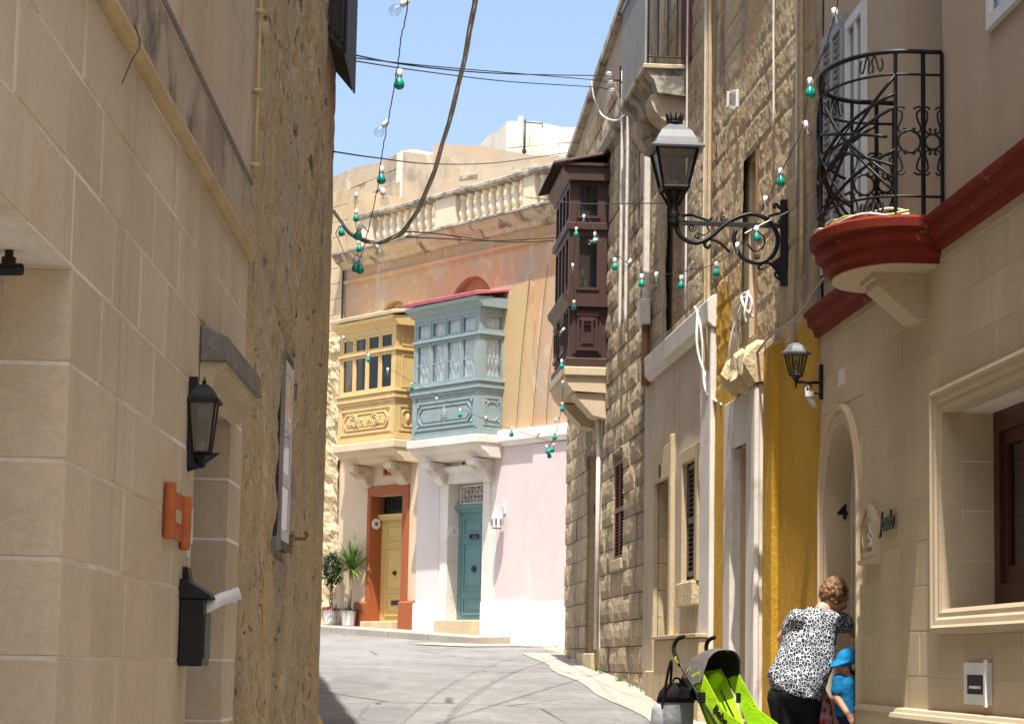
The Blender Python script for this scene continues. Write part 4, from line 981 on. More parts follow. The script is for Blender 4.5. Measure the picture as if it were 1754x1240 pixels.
# ================================================================== across the bend: the house with two painted galleries
HC = House('balustraded_house', 'faded orange and pink house with stone balustrade across the street bend', 'house', FC, 0)
cR, cL = -4.2, 4.13; zW = 9.02
yd = (1.94, 2.99, 2.0, 4.58); bdv = (-.55, .49, 2.0, 4.68)
lun = [(-.02, 7.60, .70), (2.42, 7.52, .62)]
lunp = [arcpts(u, z, r, 0, 180, 18) for u, z, r in lun]
HC.part(MB().poly([(cR, 5.30), (cL, 5.30), (cL, zW), (cR, zW)], -.5, 0, lunp), 'upper_wall', m_orange_wall)
HC.part(MB().poly(rect(1.49, cL, 1.7, 5.30), -.5, .004, [rect(*yd)]), 'yellow_side_wall', m_peach)
HC.part(MB().poly(rect(.80, 1.488, 1.7, 5.30), -.5, .016), 'lilac_wall', m_pale)
HC.part(MB().poly(rect(-.92, .798, 1.7, 5.30), -.5, .010, [rect(*bdv)]), 'door_bay', m_whitewash)
HC.part(MB().poly(rect(cR, -.922, 1.7, 5.30), -.5, .020), 'pink_wall', m_pink)
HC.part(MB().box(-2.90, -1.97, .0, .055, 2.0, 5.22), 'pink_pilaster', m_pink, bevel=.006)
for (u, z, r), mt in zip(lun, (m_terra, m_grey_cap)):
    HC.part(MB().poly(arcpts(u, z, r-.002, 0, 180, 18), -.24, -.16), 'lunette', stone('lunette_plaster', (.40, .19, .085), (.34, .20, .115), 2, grain=.08, var=0) if mt is m_terra else m_cornice)
HC.part(MB().box(cR+.1, cL-.02, -7, -.5, 1.6, zW-.02), 'rear_wall', m_roofstone)
HC.part(MB().box(cR, cL, -7, .0, zW+.002, zW+.1), 'roof', m_roofstone)
# scar of an older roofline on the right
HC.part(MB().poly([(-1.02, 5.31), (-1.0, 7.85), (-1.10, 7.93), (-1.22, 7.88), (-1.40, 7.97), (-1.58, 7.93), (-1.75, 8.02), (-1.85, 7.90), (-1.83, 7.6), (-1.92, 7.3), (-1.84, 6.7), (-1.91, 6.1), (-1.86, 5.31)], .0, .012), 'patched_render', stone('buff_patch', (.48, .34, .175), (.43, .315, .18), 1, streak=[((.54, .44, .30), .7, (1.5, 1.5, .5), .5, .66), ((.44, .22, .08), .6, (1.2, 1.2, .5), .52, .68)], blotch=((.30, .24, .17), .5, 2.5, .56, .68), grain=.08, bump=.3, var=0))
# thin dark lines down the orange wall
for (xa, ya), (xb, yb) in (((938, 455), (912, 732)), ((908, 470), (884, 734)), ((949, 560), (935, 734))):
    a_, b_ = FC.px(xa, ya, .03), FC.px(xb, yb, .10)
    HC.part(MB().tube(spline([(a_[0], .03, a_[1]), ((a_[0]+b_[0])/2+.05, .05, (a_[1]+b_[1])/2), (b_[0], .10, b_[1])], 8), .0045, 5), 'thin_line', m_cable, smooth=True)
# cornice, string moulding, dark drip
HC.part(MB().poly([(0, 8.62), (.05, 8.65), (.06, 8.70), (0, 8.72)], cR, cL, axis='u'), 'string_course', m_orange_wall)
HC.part(MB().poly([(-.02, 8.90), (.06, 8.92), (.10, 8.99), (.20, 9.05), (.26, 9.12), (.28, 9.13), (.28, 9.17), (-.02, 9.20)], cR, cL+.06, axis='u'), 'cornice', m_cornice)
HC.part(MB().box(cR, cL+.08, -.4, .315, 9.172, 9.215), 'cornice_coping', m_coping)
br = HC.part(MB().box(cR, 3.55, -.16, .10, 9.216, 9.27), 'balustrade_base', m_balu)
for a, b in ((3.12, 3.55), (.42, 1.04), (-1.92, -1.60), (-4.2, -3.4)): HC.part(MB().box(a, b, -.14, .08, 9.27, 9.80), 'pier', m_balu, bevel=.006)
bal = MB().lathe([(.078, 0), (.078, .04), (.05, .055), (.06, .08), (.085, .14), (.088, .19), (.07, .27), (.045, .35), (.038, .39), (.055, .41), (.04, .43), (.055, .46), (.074, .48), (.074, .53)], n=12).mesh('baluster', m_balu, smooth=True)
for a, b, n in ((1.04, 3.12, 9), (-1.60, .42, 9), (-3.4, -1.92, 6)):
    for i in range(n): link('baluster', bal, HC.root, Vector((a+(b-a)*(i+.5)/n, -.03, 9.27))+HC.off)
HC.part(MB().poly([(-.17, 9.80), (.11, 9.80), (.14, 9.83), (.14, 9.88), (.10, 9.905), (-.17, 9.915)], cR, 3.62, axis='u'), 'balustrade_rail', m_coping)
# white ledge over the pink wall
HC.part(MB().poly([(-.02, 5.24), (.06, 5.24), (.09, 5.28), (.13, 5.32), (.13, 5.46), (.10, 5.50), (-.02, 5.51)], -3.3, -.94, axis='u'), 'white_ledge', m_white_pl)
# plinths
def plinth(a, b, mt, zt=2.63, w=.07): HC.part(MB().poly([(-.02, 1.7), (w, 1.7), (w, zt-.03), (w-.03, zt), (-.02, zt+.01)], a, b, axis='u'), 'plinth', mt)
plinth(-3.3, bdv[0]-.02, m_white_pl); plinth(bdv[1]+.02, 1.488, m_white_pl, 2.62); plinth(1.49, yd[0], m_terra, 2.66, .08); plinth(yd[1], 3.42, m_terra, 2.66, .08)
# yellow door
HC.part(MB().poly(uframe(1.75, 3.10, 2.66, 4.76, yd[0], yd[1], yd[3]), .0, .045), 'orange_door_frame', m_terra, bevel=.008)
HC.part(MB().box(yd[1]-.014, yd[1]-.001, -.26, .02, 2.2, yd[3]-.001), 'orange_reveal', m_terra); HC.part(MB().box(yd[0]+.001, yd[0]+.014, -.26, .02, 2.2, yd[3]-.001), 'orange_reveal', m_terra)
def panel_door(name, a, b, z0, z1, w, mat, side=None):
    d = HC.part(MB().box(a, b, w-.05, w, z0, z1), name, mat)
    c = (a+b)/2
    for p, q, lo, hi in ((a+.06, b-.06, z0+.10, z0+.42), (a+.06, b-.06, z0+.52, z0+1.36), (a+.06, b-.06, z0+1.46, z1-.08)):
        HC.part(MB().poly(rect(p, q, lo, hi), w, w+.018, [rect(p+.035, q-.035, lo+.035, hi-.035)]), 'panel_frame', mat, d, bevel=.004)
        HC.part(MB().poly([(p+.09, lo+.09), (q-.09, lo+.09), (q-.09, hi-.14), (c, hi-.08), (p+.09, hi-.14)], w, w+.010), 'raised_panel', mat, d, bevel=.004)
    return d
dy = panel_door('yellow_door', yd[0]+.16, yd[1]-.12, 2.30, 4.14, -.22, m_doory)
HC.part(MB().box(yd[0], yd[0]+.16, -.26, -.20, 2.3, 4.14), 'door_post', m_doory); HC.part(MB().box(yd[1]-.12, yd[1], -.26, -.21, 2.3, 4.14), 'door_post', m_doory)
HC.part(MB().poly([(-.30, 4.13), (-.16, 4.14), (-.13, 4.20), (-.12, 4.25), (-.30, 4.26)], yd[0], yd[1], axis='u'), 'door_lintel', m_doory)
HC.part(MB().box(yd[0], yd[1], -.34, -.30, 4.26, 4.58), 'transom_shade', m_dark)
def grille(a, b, z0, z1, w, mat, seed, n=9):
    g = MB(); rg = random.Random(seed)
    for i in range(n+1): g.tube([(a+(b-a)*i/n, w, z0), (a+(b-a)*i/n, w, z1)], .007, 4)
    for i in range(n):
        c = a+(b-a)*(i+.5)/n
        for zc in (z0+(z1-z0)*.25, z0+(z1-z0)*.5, z0+(z1-z0)*.75):
            g.tube([(x, w, y) for x, y in spiral(c, zc, .045, .012, rg.uniform(0, 360), 1.3, 12)], .007, 4)
    g.poly(rect(a, b, z0, z1), w-.012, w+.012, [rect(a+.03, b-.03, z0+.03, z1-.03)])
    return HC.part(g, 'transom_grille', mat)
grille(yd[0]+.05, yd[1]-.05, 4.28, 4.56, -.24, m_iron, 3)
HC.part(MB().box(yd[0]+.02, yd[1]-.02, -.2, .22, 1.9, 2.30), 'doorstep', m_dressed, bevel=.012)
kn = HC.part(MB().lathe([(.03, 0), (.045, .01), (.03, .03), (.02, .05)], n=10, M=Matrix.Rotation(R(-90), 3, 'X')), 'door_knob', m_iron, smooth=True); kn.location = HC.off+Vector(((yd[0]+yd[1])/2+.02, -.20, 3.18))
HC.part(MB().box(2.32, 2.58, -.2, -.19, 2.60, 2.68), 'letter_slot', m_irongrey)
# blue door
bdoor = panel_door('blue_door', bdv[0]+.20, bdv[1]-.10, 2.31, 4.18, -.20, m_doorblue)
HC.part(MB().box(bdv[0], bdv[0]+.195, -.25, -.185, 2.31, 4.18), 'side_leaf', m_doorblue); HC.part(MB().box(bdv[1]-.10, bdv[1], -.25, -.19, 2.31, 4.18), 'door_post', m_doorblue)
HC.part(MB().poly([(-.30, 4.18), (-.17, 4.18), (-.13, 4.24), (-.10, 4.26), (-.10, 4.31), (-.30, 4.32)], bdv[0], bdv[1], axis='u'), 'door_lintel', m_doorblue)
HC.part(MB().box(bdv[0], bdv[1], -.34, -.30, 4.32, 4.68), 'transom_shade', m_dark)
grille(bdv[0]+.03, bdv[1]-.03, 4.33, 4.66, -.20, m_whitewash, 5, 10)
HC.part(MB().box(bdv[0]-.02, bdv[1]+.08, -.2, .24, 1.9, 2.31), 'doorstep', m_dressed, bevel=.012)
HC.part(MB().poly(uframe(bdv[0]-.20, bdv[1]+.22, 2.0, 4.92, bdv[0], bdv[1], bdv[3]), .0, .045), 'white_door_frame', m_whitewash, bevel=.006)
HC.part(MB().poly([(.04, 4.86), (.09, 4.88), (.13, 4.94), (.13, 4.97), (.0, 5.0)], bdv[0]-.26, bdv[1]+.28, axis='u'), 'door_hood_mould', m_whitewash)
k2 = HC.part(MB().lathe([(.05, 0), (.06, .012), (.045, .03), (.02, .05)], n=12, M=Matrix.Rotation(R(-90), 3, 'X')), 'door_knob', m_irongrey, smooth=True); k2.location = HC.off+Vector((-.02, -.18, 3.20))
HC.part(MB().poly(rect(-.14, .12, 3.72, 3.80), -.18, -.165, [rect(-.10, .08, 3.735, 3.775)]), 'letter_slot', m_iron)
# vents
for u, z, mt in ((FC.px(667, 803)[0], FC.px(667, 803)[1], m_terra), (FC.px(800, 787)[0], FC.px(800, 787)[1], m_whitewash)):
    v = HC.part(MB().poly(rect(u-.16, u+.16, z-.12, z+.12), .0, .03, [rect(u+a, u+a+.09, z+b, z+b+.07) for a in (-.11, .02) for b in (-.085, .015)]), 'vent', mt)
    HC.part(MB().box(u-.12, u+.12, .004, .012, z-.1, z+.1), 'vent_shade', m_dark, v)
# plaques with numbers
u, z = FC.px(650, 884, -.05)
t = thing('number_plaque', 'oval white number plaque in the orange frame beside the yellow door', 'plaque', FC, yd[1]-.015, -.08, 4.08)
MB().lathe([(.095, 0), (.10, .006), (.08, .012)], n=18, M=Matrix.Rotation(R(-90), 3, 'Y')).build('oval', m_porc, t); MB().lathe([(.03, 0), (.04, .004), (.02, .006)], n=10, M=Matrix.Rotation(R(-90), 3, 'Y')).build('worn_mark', m_rust, t, loc=(-.011, 0, 0))
t = thing('number_tile', 'small arched white number tile on the reveal of the blue door', 'plaque', FC, bdv[1]-.001, -.09, 3.86)
MB().poly([(-.10, -.08), (.10, -.08), (.10, .03)] + arcpts(0, .03, .10, 10, 170, 8, .07) + [(-.10, .03)], -.012, 0, axis='u').build('tile', m_porc, t); text_mesh('number', '1', .1, m_irongrey, t, (-.015, 0, 0), JAMBTXT, .002)
# white wall lantern
u, z = FC.px(866, 908)
t = thing('white_wall_lamp', 'small white lantern on a bracket on the pink wall', 'lamp', FC, u, .02, z)
MB().lathe([(.07, .0), (.10, .02), (.105, .18), (.085, .24), (.05, .28), (.0, .29)], c=(0, .16, .02), n=8).build('lantern_body', m_whitepaint, t)
for i in range(8):
    a = 2*math.pi*i/8; MB().box(-.018, .018, .0, .004, .05, .17).build('pane', m_frost, t, loc=(.104*math.cos(a), .16+.104*math.sin(a), .02), rot=(0, 0, a-math.pi/2))
MB().tube(spline([(0, .0, .34), (0, .06, .42), (0, .13, .40), (0, .16, .30)], 5), .014, 6).build('bracket', m_whitepaint, t, smooth=True)
MB().box(-.04, .04, 0, .02, .28, .46).build('wall_plate', m_whitepaint, t, bevel=.006)
MB().lathe([(.08, .03), (.085, .045), (.0, .05)], c=(0, .16, -.01), n=8).build('base_ring', m_rust, t)

# ------------------------------------------------------------------ painted timber galleries
def octa(a, b, c, d, e): return [(a+e, c), (b-e, c), (b, c+e), (b, d-e), (b-e, d), (a+e, d), (a, d-e), (a, c+e)]
def gallery(name, label, u0, u1, b, zb, zp0, zp1, zs, ztr, ztop, mat, roofmat, slabmat, curtain, kind):
    g = House(name, label, 'balcony', FC, u0); g.root.location.z = zb; g.off = Vector((-u0, 0, -zb))
    # stone base: slab, stepped cove, corbels
    st = g.part(MB().box(u0-.07, u1+.07, -.02, b+.07, zb-.14, zb-.002), 'stone_slab', slabmat, bevel=.012)
    g.part(MB().poly([(-.02, zb-.14), (b+.05, zb-.14), (b+.03, zb-.17), (b-.02, zb-.18), (b-.06, zb-.24), (b-.16, zb-.29), (b-.22, zb-.36), (-.02, zb-.38)], u0-.05, u1+.05, axis='u'), 'slab_cove', slabmat, st)
    dn = MB()
    nd = int((u1-u0)/.07)
    for i in range(nd): dn.box(u0+(u1-u0)*i/nd, u0+(u1-u0)*(i+.55)/nd, b+.03, b+.058, zb-.165, zb-.142)
    g.part(dn, 'dentil_course', slabmat, st)['kind'] = 'stuff'
    for cu in (u0+.20, u1-.44):
        pf = [(-.02, zb-.38), (b-.10, zb-.38), (b-.07, zb-.42), (b-.09, zb-.48), (b-.16, zb-.50), (b-.22, zb-.54), (.20, zb-.62), (.16, zb-.70), (.10, zb-.76), (.05, zb-.77), (-.02, zb-.74)]
        cb_ = g.part(MB().poly(pf, cu, cu+.24, axis='u'), 'corbel', slabmat, bevel=.006)
        sc2 = MB()
        for uu in (cu-.006, cu+.246):
            sc2.tube([(uu, x, y) for x, y in spiral(b-.22, zb-.455, .085, .012, 200, 1.8, 26)], .013, 5)
            sc2.tube([(uu, x, y) for x, y in spiral(.11, zb-.64, .07, .012, 20, 1.6, 22)], .012, 5)
            for q in range(5): sc2.ball((uu, .03+.05*q, zb-.42-.02*(q % 2)), .014, n=6, m=4)
        for q in range(4): sc2.tube([(cu+.02+.065*q, b-.10, zb-.40), (cu+.02+.065*q, b-.15, zb-.50), (cu+.02+.065*q, .20, zb-.62), (cu+.02+.065*q, .08, zb-.765)], .011, 4)
        g.part(sc2, 'carved_scroll', slabmat, cb_, smooth=True)
    g.part(MB().box(u0, u1, -.02, b-.012, zb, zs), 'lower_case', mat)
    g.part(MB().box(u0-.025, u1+.025, -.02, b+.02, zb, zb+.075), 'bottom_rail', mat, bevel=.008)
    g.part(MB().box(u0-.012, u1+.012, -.02, b+.004, zb+.076, zb+.12), 'bottom_bead', mat, bevel=.01)
    # ledge under windows, in three steps
    for o, za, zz_ in ((.02, zs-.20, zs-.15), (.045, zs-.15, zs-.09), (.03, zs-.09, zs-.04), (.06, zs-.04, zs)):
        g.part(MB().box(u0-o, u1+o, -.02, b+o, za+.001, zz_), 'ledge', mat, bevel=.006)
    # corner stiles and panels
    for a, bb__ in ((u0, u0+.10), (u1-.10, u1)): g.part(MB().box(a-.006, bb__, b-.11, b+.006, zb+.12, zs-.2), 'stile', mat)
    c0, c1 = zp0, zp1
    fp = g.part(MB().poly(rect(u0+.10, u1-.10, c0, c1), b-.012, b+.014, [rect(u0+.14, u1-.14, c0+.04, c1-.04)]), 'front_panel', mat, bevel=.004)
    g.part(MB().poly(octa(u0+.20, u1-.20, c0+.08, c1-.08, .10), b-.012, b+.018, [octa(u0+.235, u1-.235, c0+.115, c1-.115, .09)]), 'octagon_frame', mat, fp, bevel=.004)
    g.part(MB().poly(octa(u0+.26, u1-.26, c0+.14, c1-.14, .08), b-.012, b+.010), 'raised_field', mat, fp, bevel=.006)
    sp_ = g.part(MB().poly(rect(.04, b-.10, c0, c1), u0-.014, u0+.012, [rect(.075, b-.135, c0+.04, c1-.04)], axis='u'), 'side_panel', mat, bevel=.004)
    sd_ = g.part(MB().poly(octa(.10, b-.155, c0+.08, c1-.08, .06), u0-.016, u0+.012, [octa(.125, b-.18, c0+.105, c1-.105, .05)], axis='u'), 'octagon_frame', mat, sp_, bevel=.003)
    orn = MB(); rg = random.Random(5)
    if kind == 'floral':
        for hc in (-1, 1):
            for q in range(34):
                a = rg.uniform(0, 6.28); r_ = rg.uniform(.03, .10)
                uu = (u0+u1)/2+hc*.34+1.9*rg.uniform(.02, .17)*math.cos(a); zz_ = (c0+c1)/2+r_*1.15*math.sin(a)
                orn.ball((uu, b+.012, zz_), rg.uniform(.018, .034), .02, rg.uniform(.014, .026), 6, 4)
            orn.tube([((u0+u1)/2+hc*.34+x, b+.02, (c0+c1)/2+y) for x, y in spiral(0, 0, .11, .02, 30, 2, 26)], .014, 5)
        orn.ball((u0-.012, b/2-.03, (c0+c1)/2), .02, .045, .09, 8, 6)
    else:
        orn.ball(((u0+u1)/2, b+.012, (c0+c1)/2), .075, .022, .11, 12, 8)
        for q in range(14): a = 2*math.pi*q/14; orn.ball(((u0+u1)/2+.085*math.cos(a), b+.014, (c0+c1)/2+.125*math.sin(a)), .014, n=6, m=4)
        for (p, q) in ((u0+.19, c0+.075), (u1-.19, c0+.075), (u0+.19, c1-.075), (u1-.19, c1-.075)): orn.ball((p, b+.012, q), .028, .02, .028, 8, 6)
        for (p, q) in ((.10, c0+.085), (b-.155, c0+.085), (.10, c1-.085), (b-.155, c1-.085)): orn.ball((u0-.012, p, q), .018, .022, .022, 8, 6)
    g.part(orn, 'carved_ornament', mat, fp, smooth=True)['kind'] = 'stuff'
    # windows
    n = 4; fr = .055; ua, ub = u0+.10, u1-.05
    for a, bb__ in ((u0, u0+.10), (u1-.05, u1)): g.part(MB().box(a, bb__, b-.10, b, zs, ztop), 'corner_post', mat)
    g.part(MB().box(u0-.03, u1+.03, b-.08, b+.03, ztr-.045, ztr), 'transom', mat, bevel=.006)
    g.part(MB().box(u0-.03, u0+.05, -.02, b-.08, ztr-.045, ztr), 'side_transom', mat, bevel=.006)
    for i in range(n):
        a = ua+(ub-ua)*i/n; q = ua+(ub-ua)*(i+1)/n
        for z0, z1, nm in ((zs, ztr-.045, 'sash'), (ztr, ztop, 'top_light')):
            bt = .07 if nm == 'sash' else .05
            o = g.part(MB().poly(rect(a+.004, q-.004, z0+.001, z1-.001), b-.055, b-.008, [rect(a+fr, q-fr, z0+bt, z1-.05)]), nm, mat, bevel=.003)
            if kind == 'plain' and nm == 'sash': g.part(MB().box(a+fr, q-fr, b-.045, b-.02, (z0+z1)/2-.012, (z0+z1)/2+.012), 'glazing_bar', mat, o)
            g.part(MB().box(a+fr, q-fr, b-.035, b-.03, z0+bt, z1-.05), 'pane', m_clear if curtain else m_glass, o)
        if i: g.part(MB().box(a-.014, a+.014, b-.012, b+.004, zs, ztop), 'cover_strip', mat)
    for z0, z1, nm in ((zs, ztr-.045, 'side_sash'), (ztr, ztop, 'side_top_light')):
        if curtain:
            o = g.part(MB().poly(rect(.0, b-.10, z0+.001, z1-.001), u0+.005, u0+.05, [rect(.05, b-.15, z0+.07, z1-.05)], axis='u'), nm, mat, bevel=.003)
            g.part(MB().box(u0+.02, u0+.025, .05, b-.15, z0+.07, z1-.05), 'pane', m_clear, o)
            if nm == 'side_sash': g.part(MB().box(u0+.008, u0+.035, .05, b-.15, (z0+z1)/2-.012, (z0+z1)/2+.012), 'glazing_bar', mat, o)
        else:
            o = g.part(MB().box(u0+.005, u0+.05, .0, b-.10, z0, z1), nm, mat)
            g.part(MB().poly(rect(.03, b-.13, z0+.05, z1-.05), u0-.008, u0+.005, [rect(.06, b-.16, z0+.08, z1-.08)], axis='u'), 'side_moulding', mat, o)
    if curtain:
        cu = MB(); nn = 90
        for i in range(nn+1):
            u = u0+.09+(u1-u0-.14)*i/nn; w = b-.075+.016*math.sin(i*1.05)+.009*math.sin(i*.37)
            cu.v += [(u, w, zs+.03), (u, w+.01*math.sin(i*.8), ztop-.02)]
        cu.f = [(2*i, 2*i+2, 2*i+3, 2*i+1) for i in range(nn)]
        co = g.part(cu, 'curtain', m_curtain, smooth=True)
        sc3 = MB(); nn = 26
        for i in range(nn+1):
            w = .03+(b-.16)*i/nn; u = u0+.065+.012*math.sin(i*1.1); sc3.v += [(u, w, zs+.03), (u, w, ztop-.02)]
        sc3.f = [(2*i, 2*i+2, 2*i+3, 2*i+1) for i in range(nn)]; g.part(sc3, 'side_curtain', m_curtain, smooth=True)
    else:
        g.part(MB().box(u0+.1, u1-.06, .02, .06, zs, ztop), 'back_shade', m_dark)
    # top: frieze, cornice, roof
    g.part(MB().box(u0, u1, -.02, b, ztop, ztop+.12), 'frieze', mat)
    g.part(MB().poly([(-.02, ztop+.10), (b+.01, ztop+.10), (b+.03, ztop+.13), (b+.09, ztop+.18), (b+.14, ztop+.20), (b+.15, ztop+.26), (-.02, ztop+.27)], u0-.10, u1+.10, axis='u'), 'cornice', mat)
    rm_ = MB(); nn = 16
    for i in range(nn+1):
        u = u0-.13+(u1-u0+.26)*i/nn
        for w, z in ((-.02, ztop+.40), (b+.17, ztop+.275), (b+.185, ztop+.345), (b*.5, ztop+.40), (-.02, ztop+.46)): rm_.v.append((u, w, z+(.012*noise.noise(Vector((i*.7, w*9, zb))))))
    rm_.f = [(i*5+q, i*5+(q+1) % 5, i*5+5+(q+1) % 5, i*5+5+q) for i in range(nn) for q in range(5)] + [(0, 1, 2, 3, 4), tuple(nn*5+q for q in range(5))]
    g.part(rm_, 'roof', roofmat, bevel=.01)
    return g
gallery('blue_gallery', 'grey blue enclosed timber balcony with white curtains and pink roof', -1.03, .97, .515, 5.42, 5.58, 6.08, 6.36, 7.17, 7.50, m_bluew, m_pinkroof, m_whitewash, True, 'plain')
gallery('yellow_gallery', 'straw yellow enclosed timber balcony with carved floral panel and dark windows', 1.55, 3.42, .515, 5.50, 5.66, 6.13, 6.40, 7.15, 7.46, m_yelw, m_creamroof, stone('peach_stone', (.58, .47, .33), (.52, .41, .28), 1.5, grain=.08, bump=.3, var=0), False, 'floral')

# ------------------------------------------------------------------ house left of the yellow one
HL = House('beige_stone_house', 'beige stone house with crumbling rubble base left of the yellow balcony', 'house', FC, 9)
def f_l(u, z): 
    a = 1 if z < 7.6 else .15
    return a*(.07*fbm(u*1.6, z*1.8, 77)+.05*fbm(u*4.5, z*5, 55)+.02*fbm(u*12, z*12, 5, 3))-.02
HL.part(rough_wall(FC, 4.135, 9.5, 1.9, 7.8, .05, [], .07, f_l), 'rubble_wall', m_rubble)
HL.part(MB().box(4.135, 9.5, -7, -.02, 1.8, 10.5), 'rear_wall', m_dressed)
ubl = unit_block(m_dressed)
ashlar(HL, HL.root, ubl, 4.14, 6.6, rows_of(7.8, 10.5, .30), .75, [], .1, w=.03, seed=8)
# dark seam and cable between the two houses
HL.part(MB().tube([(4.13, .06, z) for z in (5.6, 6.5, 7.4, 8.2, 8.9)], .018, 6), 'cable', m_cable, smooth=True)
HL.part(MB().box(6.6, 9.5, -.02, .03, 7.8, 10.5), 'wall_panel', m_dressed)

# ------------------------------------------------------------------ roofs behind
def pbox(name, label, px0, px1, ytop0, ytop1, y0, y1, back, mat, capm=None):
    """a roof-top room whose front runs from (px0, distance y0) to (px1, distance y1)"""
    a, b = at(px0, ytop0, y0), at(px1, ytop1, y1); d = (a-b); d.z = 0
    f = Frame((b.x, b.y), (d.x, d.y)); L = d.length
    if f.n.y > 0: f = Frame((a.x, a.y), (-d.x, -d.y)); za, zb_ = b.z, a.z; A_, B_ = a, b
    H = House(name, label, 'building', f, 0)
    z0, z1 = (b.z, a.z) if (f.o-b.xy).length < 1e-3 else (a.z, b.z)
    H.part(MB().poly([(0, 7), (L, 7), (L, z1), (L*.66, z1+(z0-z1)*.34+.05), (L*.33, z1+(z0-z1)*.67-.04), (0, z0)], -back, 0), 'wall', mat)
    if capm: ashlar(H, H.root, [unit_block(capm)], .02, L-.02, rows_of(8.6, min(z0, z1)-.02, .30), .85, [], .12, w=.03, seed=int(px0), joint=.016, jit=.015)
    return H, f, L, z0, z1
h, f, L, z0, z1 = pbox('roof_room', 'grey weathered stone roof wall behind the balustrade at left', 566, 690, 306, 260, 50, 46.5, 3, m_roofstone, m_roofstone)
h.part(MB().box(L*.0, L*.06, 0, .03, 9, z0), 'quoin', m_roofwhite)
h, f, L, z0, z1 = pbox('roof_house', 'low white roof room just right of the grey weathered roof wall', 686, 748, 259, 262, 49, 48, 4, m_roofwhite)
h, f, L, z0, z1 = pbox('roof_terrace_house', 'blotchy orange and cream roof parapet behind the middle of the balustrade', 742, 990, 247, 270, 47.5, 45.5, 3, m_roofstone, m_roofstone)
h.part(MB().box(0, L, -.3, .04, min(z0, z1)-.16, min(z0, z1)-.10), 'ledge', m_coping)
h, f, L, z0, z1 = pbox('white_roof_room', 'bright white cube roof room on the skyline with a pipe beside it', 868, 1010, 208, 219, 54, 53, 5, m_roofwhite, m_roofwhite)
h, f, L, z0, z1 = pbox('roof_stair_tower', 'cream side wall stepping up to the white cube on the skyline', 822, 868, 248, 209, 58, 54.1, 1, m_roofwhite)
p = at(898, 262, 51)
t = thing('roof_pipe', 'thin grey pipe with a side arm standing on the skyline', 'pipe', loc=p-Vector((0, 0, .3)))
MB().tube([(0, 0, 0), (0, 0, 1.05)], .03, 8).build('pipe', m_irongrey, t, smooth=True); MB().tube([(-.03, 0, 1.0), (.40, 0, .97), (.40, 0, .88)], .018, 6).build('arm', m_irongrey, t)
MB().box(-.15, -.04, -.05, .05, .85, 1.12).build('white_box', m_whitepaint, t)
MB().box(-.05, .05, -.05, .05, .3, .36).build('clamp', m_irongrey, t)

# ================================================================== big street lantern on a scrolled bracket
u, z = F2.px(1350, 388)
t = thing('street_lantern', 'large black street lantern on an ornate scrolled wall bracket', 'lamp', F2, u, .05, z)
AR = .87; S = AR/185.0                                            # metres per photo pixel along the bracket
def bk(x, y): return (0, (1348-x)*S, (388-y)*S)                  # bracket drawn in its own vertical plane
def bt(name, pts, r, n=6, k=6, mat=m_iron): return MB().tube(spline([bk(*p) for p in pts], k), r, n).build(name, mat, t, smooth=True)
MB().box(-.02, .02, -.05, .015, (388-492)*S, (388-342)*S).build('wall_bar', m_iron, t, bevel=.004)
MB().box(-.014, .014, .0, AR, (388-392)*S, (388-384)*S).build('arm', m_irongrey, t, bevel=.003)
bt('main_scroll', [(1164, 388), (1172, 410), (1195, 422), (1220, 414), (1250, 388), (1275, 374), (1300, 369), (1325, 380), (1340, 405), (1335, 435), (1315, 451), (1295, 452), (1275, 440), (1265, 415), (1268, 398)], .019)
bt('inner_ring', [(1300, 398), (1314, 405), (1318, 418), (1310, 430), (1298, 432), (1288, 420)], .008)
bt('lower_scroll', [(1258, 436), (1240, 420), (1222, 415), (1214, 424), (1220, 430), (1224, 424)], .013)
bt('upper_leaf', [(1175, 376), (1190, 374), (1205, 378), (1220, 382), (1226, 378)], .013)
bt('foot_scroll', [(1346, 478), (1335, 460), (1322, 452), (1310, 456), (1308, 463), (1316, 462)], .013)
bt('foot_curl', [(1346, 482), (1338, 476), (1336, 470), (1342, 470)], .011)
bt('top_curl', [(1344, 366), (1335, 368), (1324, 372)], .011); bt('top_curl', [(1345, 358), (1338, 350), (1334, 354), (1338, 358)], .012)
for cx, cy, r_ in ((1246, 378, 6), (1305, 442, 5), (1192, 396, 7), (1202, 410, 5), (1346, 380, 5)):
    MB().tube([bk(x, y) for x, y in spiral(cx, cy, r_, 1.5, 0, 1.4, 14)], .007, 5).build('curl', m_iron, t, smooth=True)
bt('tendril', [(1218, 392), (1222, 402), (1212, 408), (1200, 404)], .007)
MB().poly([(.0, (388-438)*S), (.085, (388-452)*S), (.0, (388-480)*S)], -.008, .008, axis='u').build('gusset', m_iron, t)
L0 = AR+.01
MB().lathe([(.02, -.05), (.035, -.02), (.05, .01), (.035, .04), (.055, .07), (.04, .09), (.032, .16), (.045, .2), (.07, .24), (.085, .255)], c=(0, L0, 0), n=10).build('lamp_stem', m_iron, t, smooth=True)
m = MB()
for a in range(4):
    an = math.pi/4+a*math.pi/2; m.tube(spline([(.05*math.cos(an), L0+.05*math.sin(an), .14), (.09*math.cos(an), L0+.09*math.sin(an), .2), (.14*math.cos(an), L0+.14*math.sin(an), .27)], 4), .012, 5)
m.build('cradle', m_iron, t, smooth=True)
lantern(t, .315, .235, .14, 4, m_lampgrey, m_iron, m_frost, loc=(0, L0, .275), rot0=0)

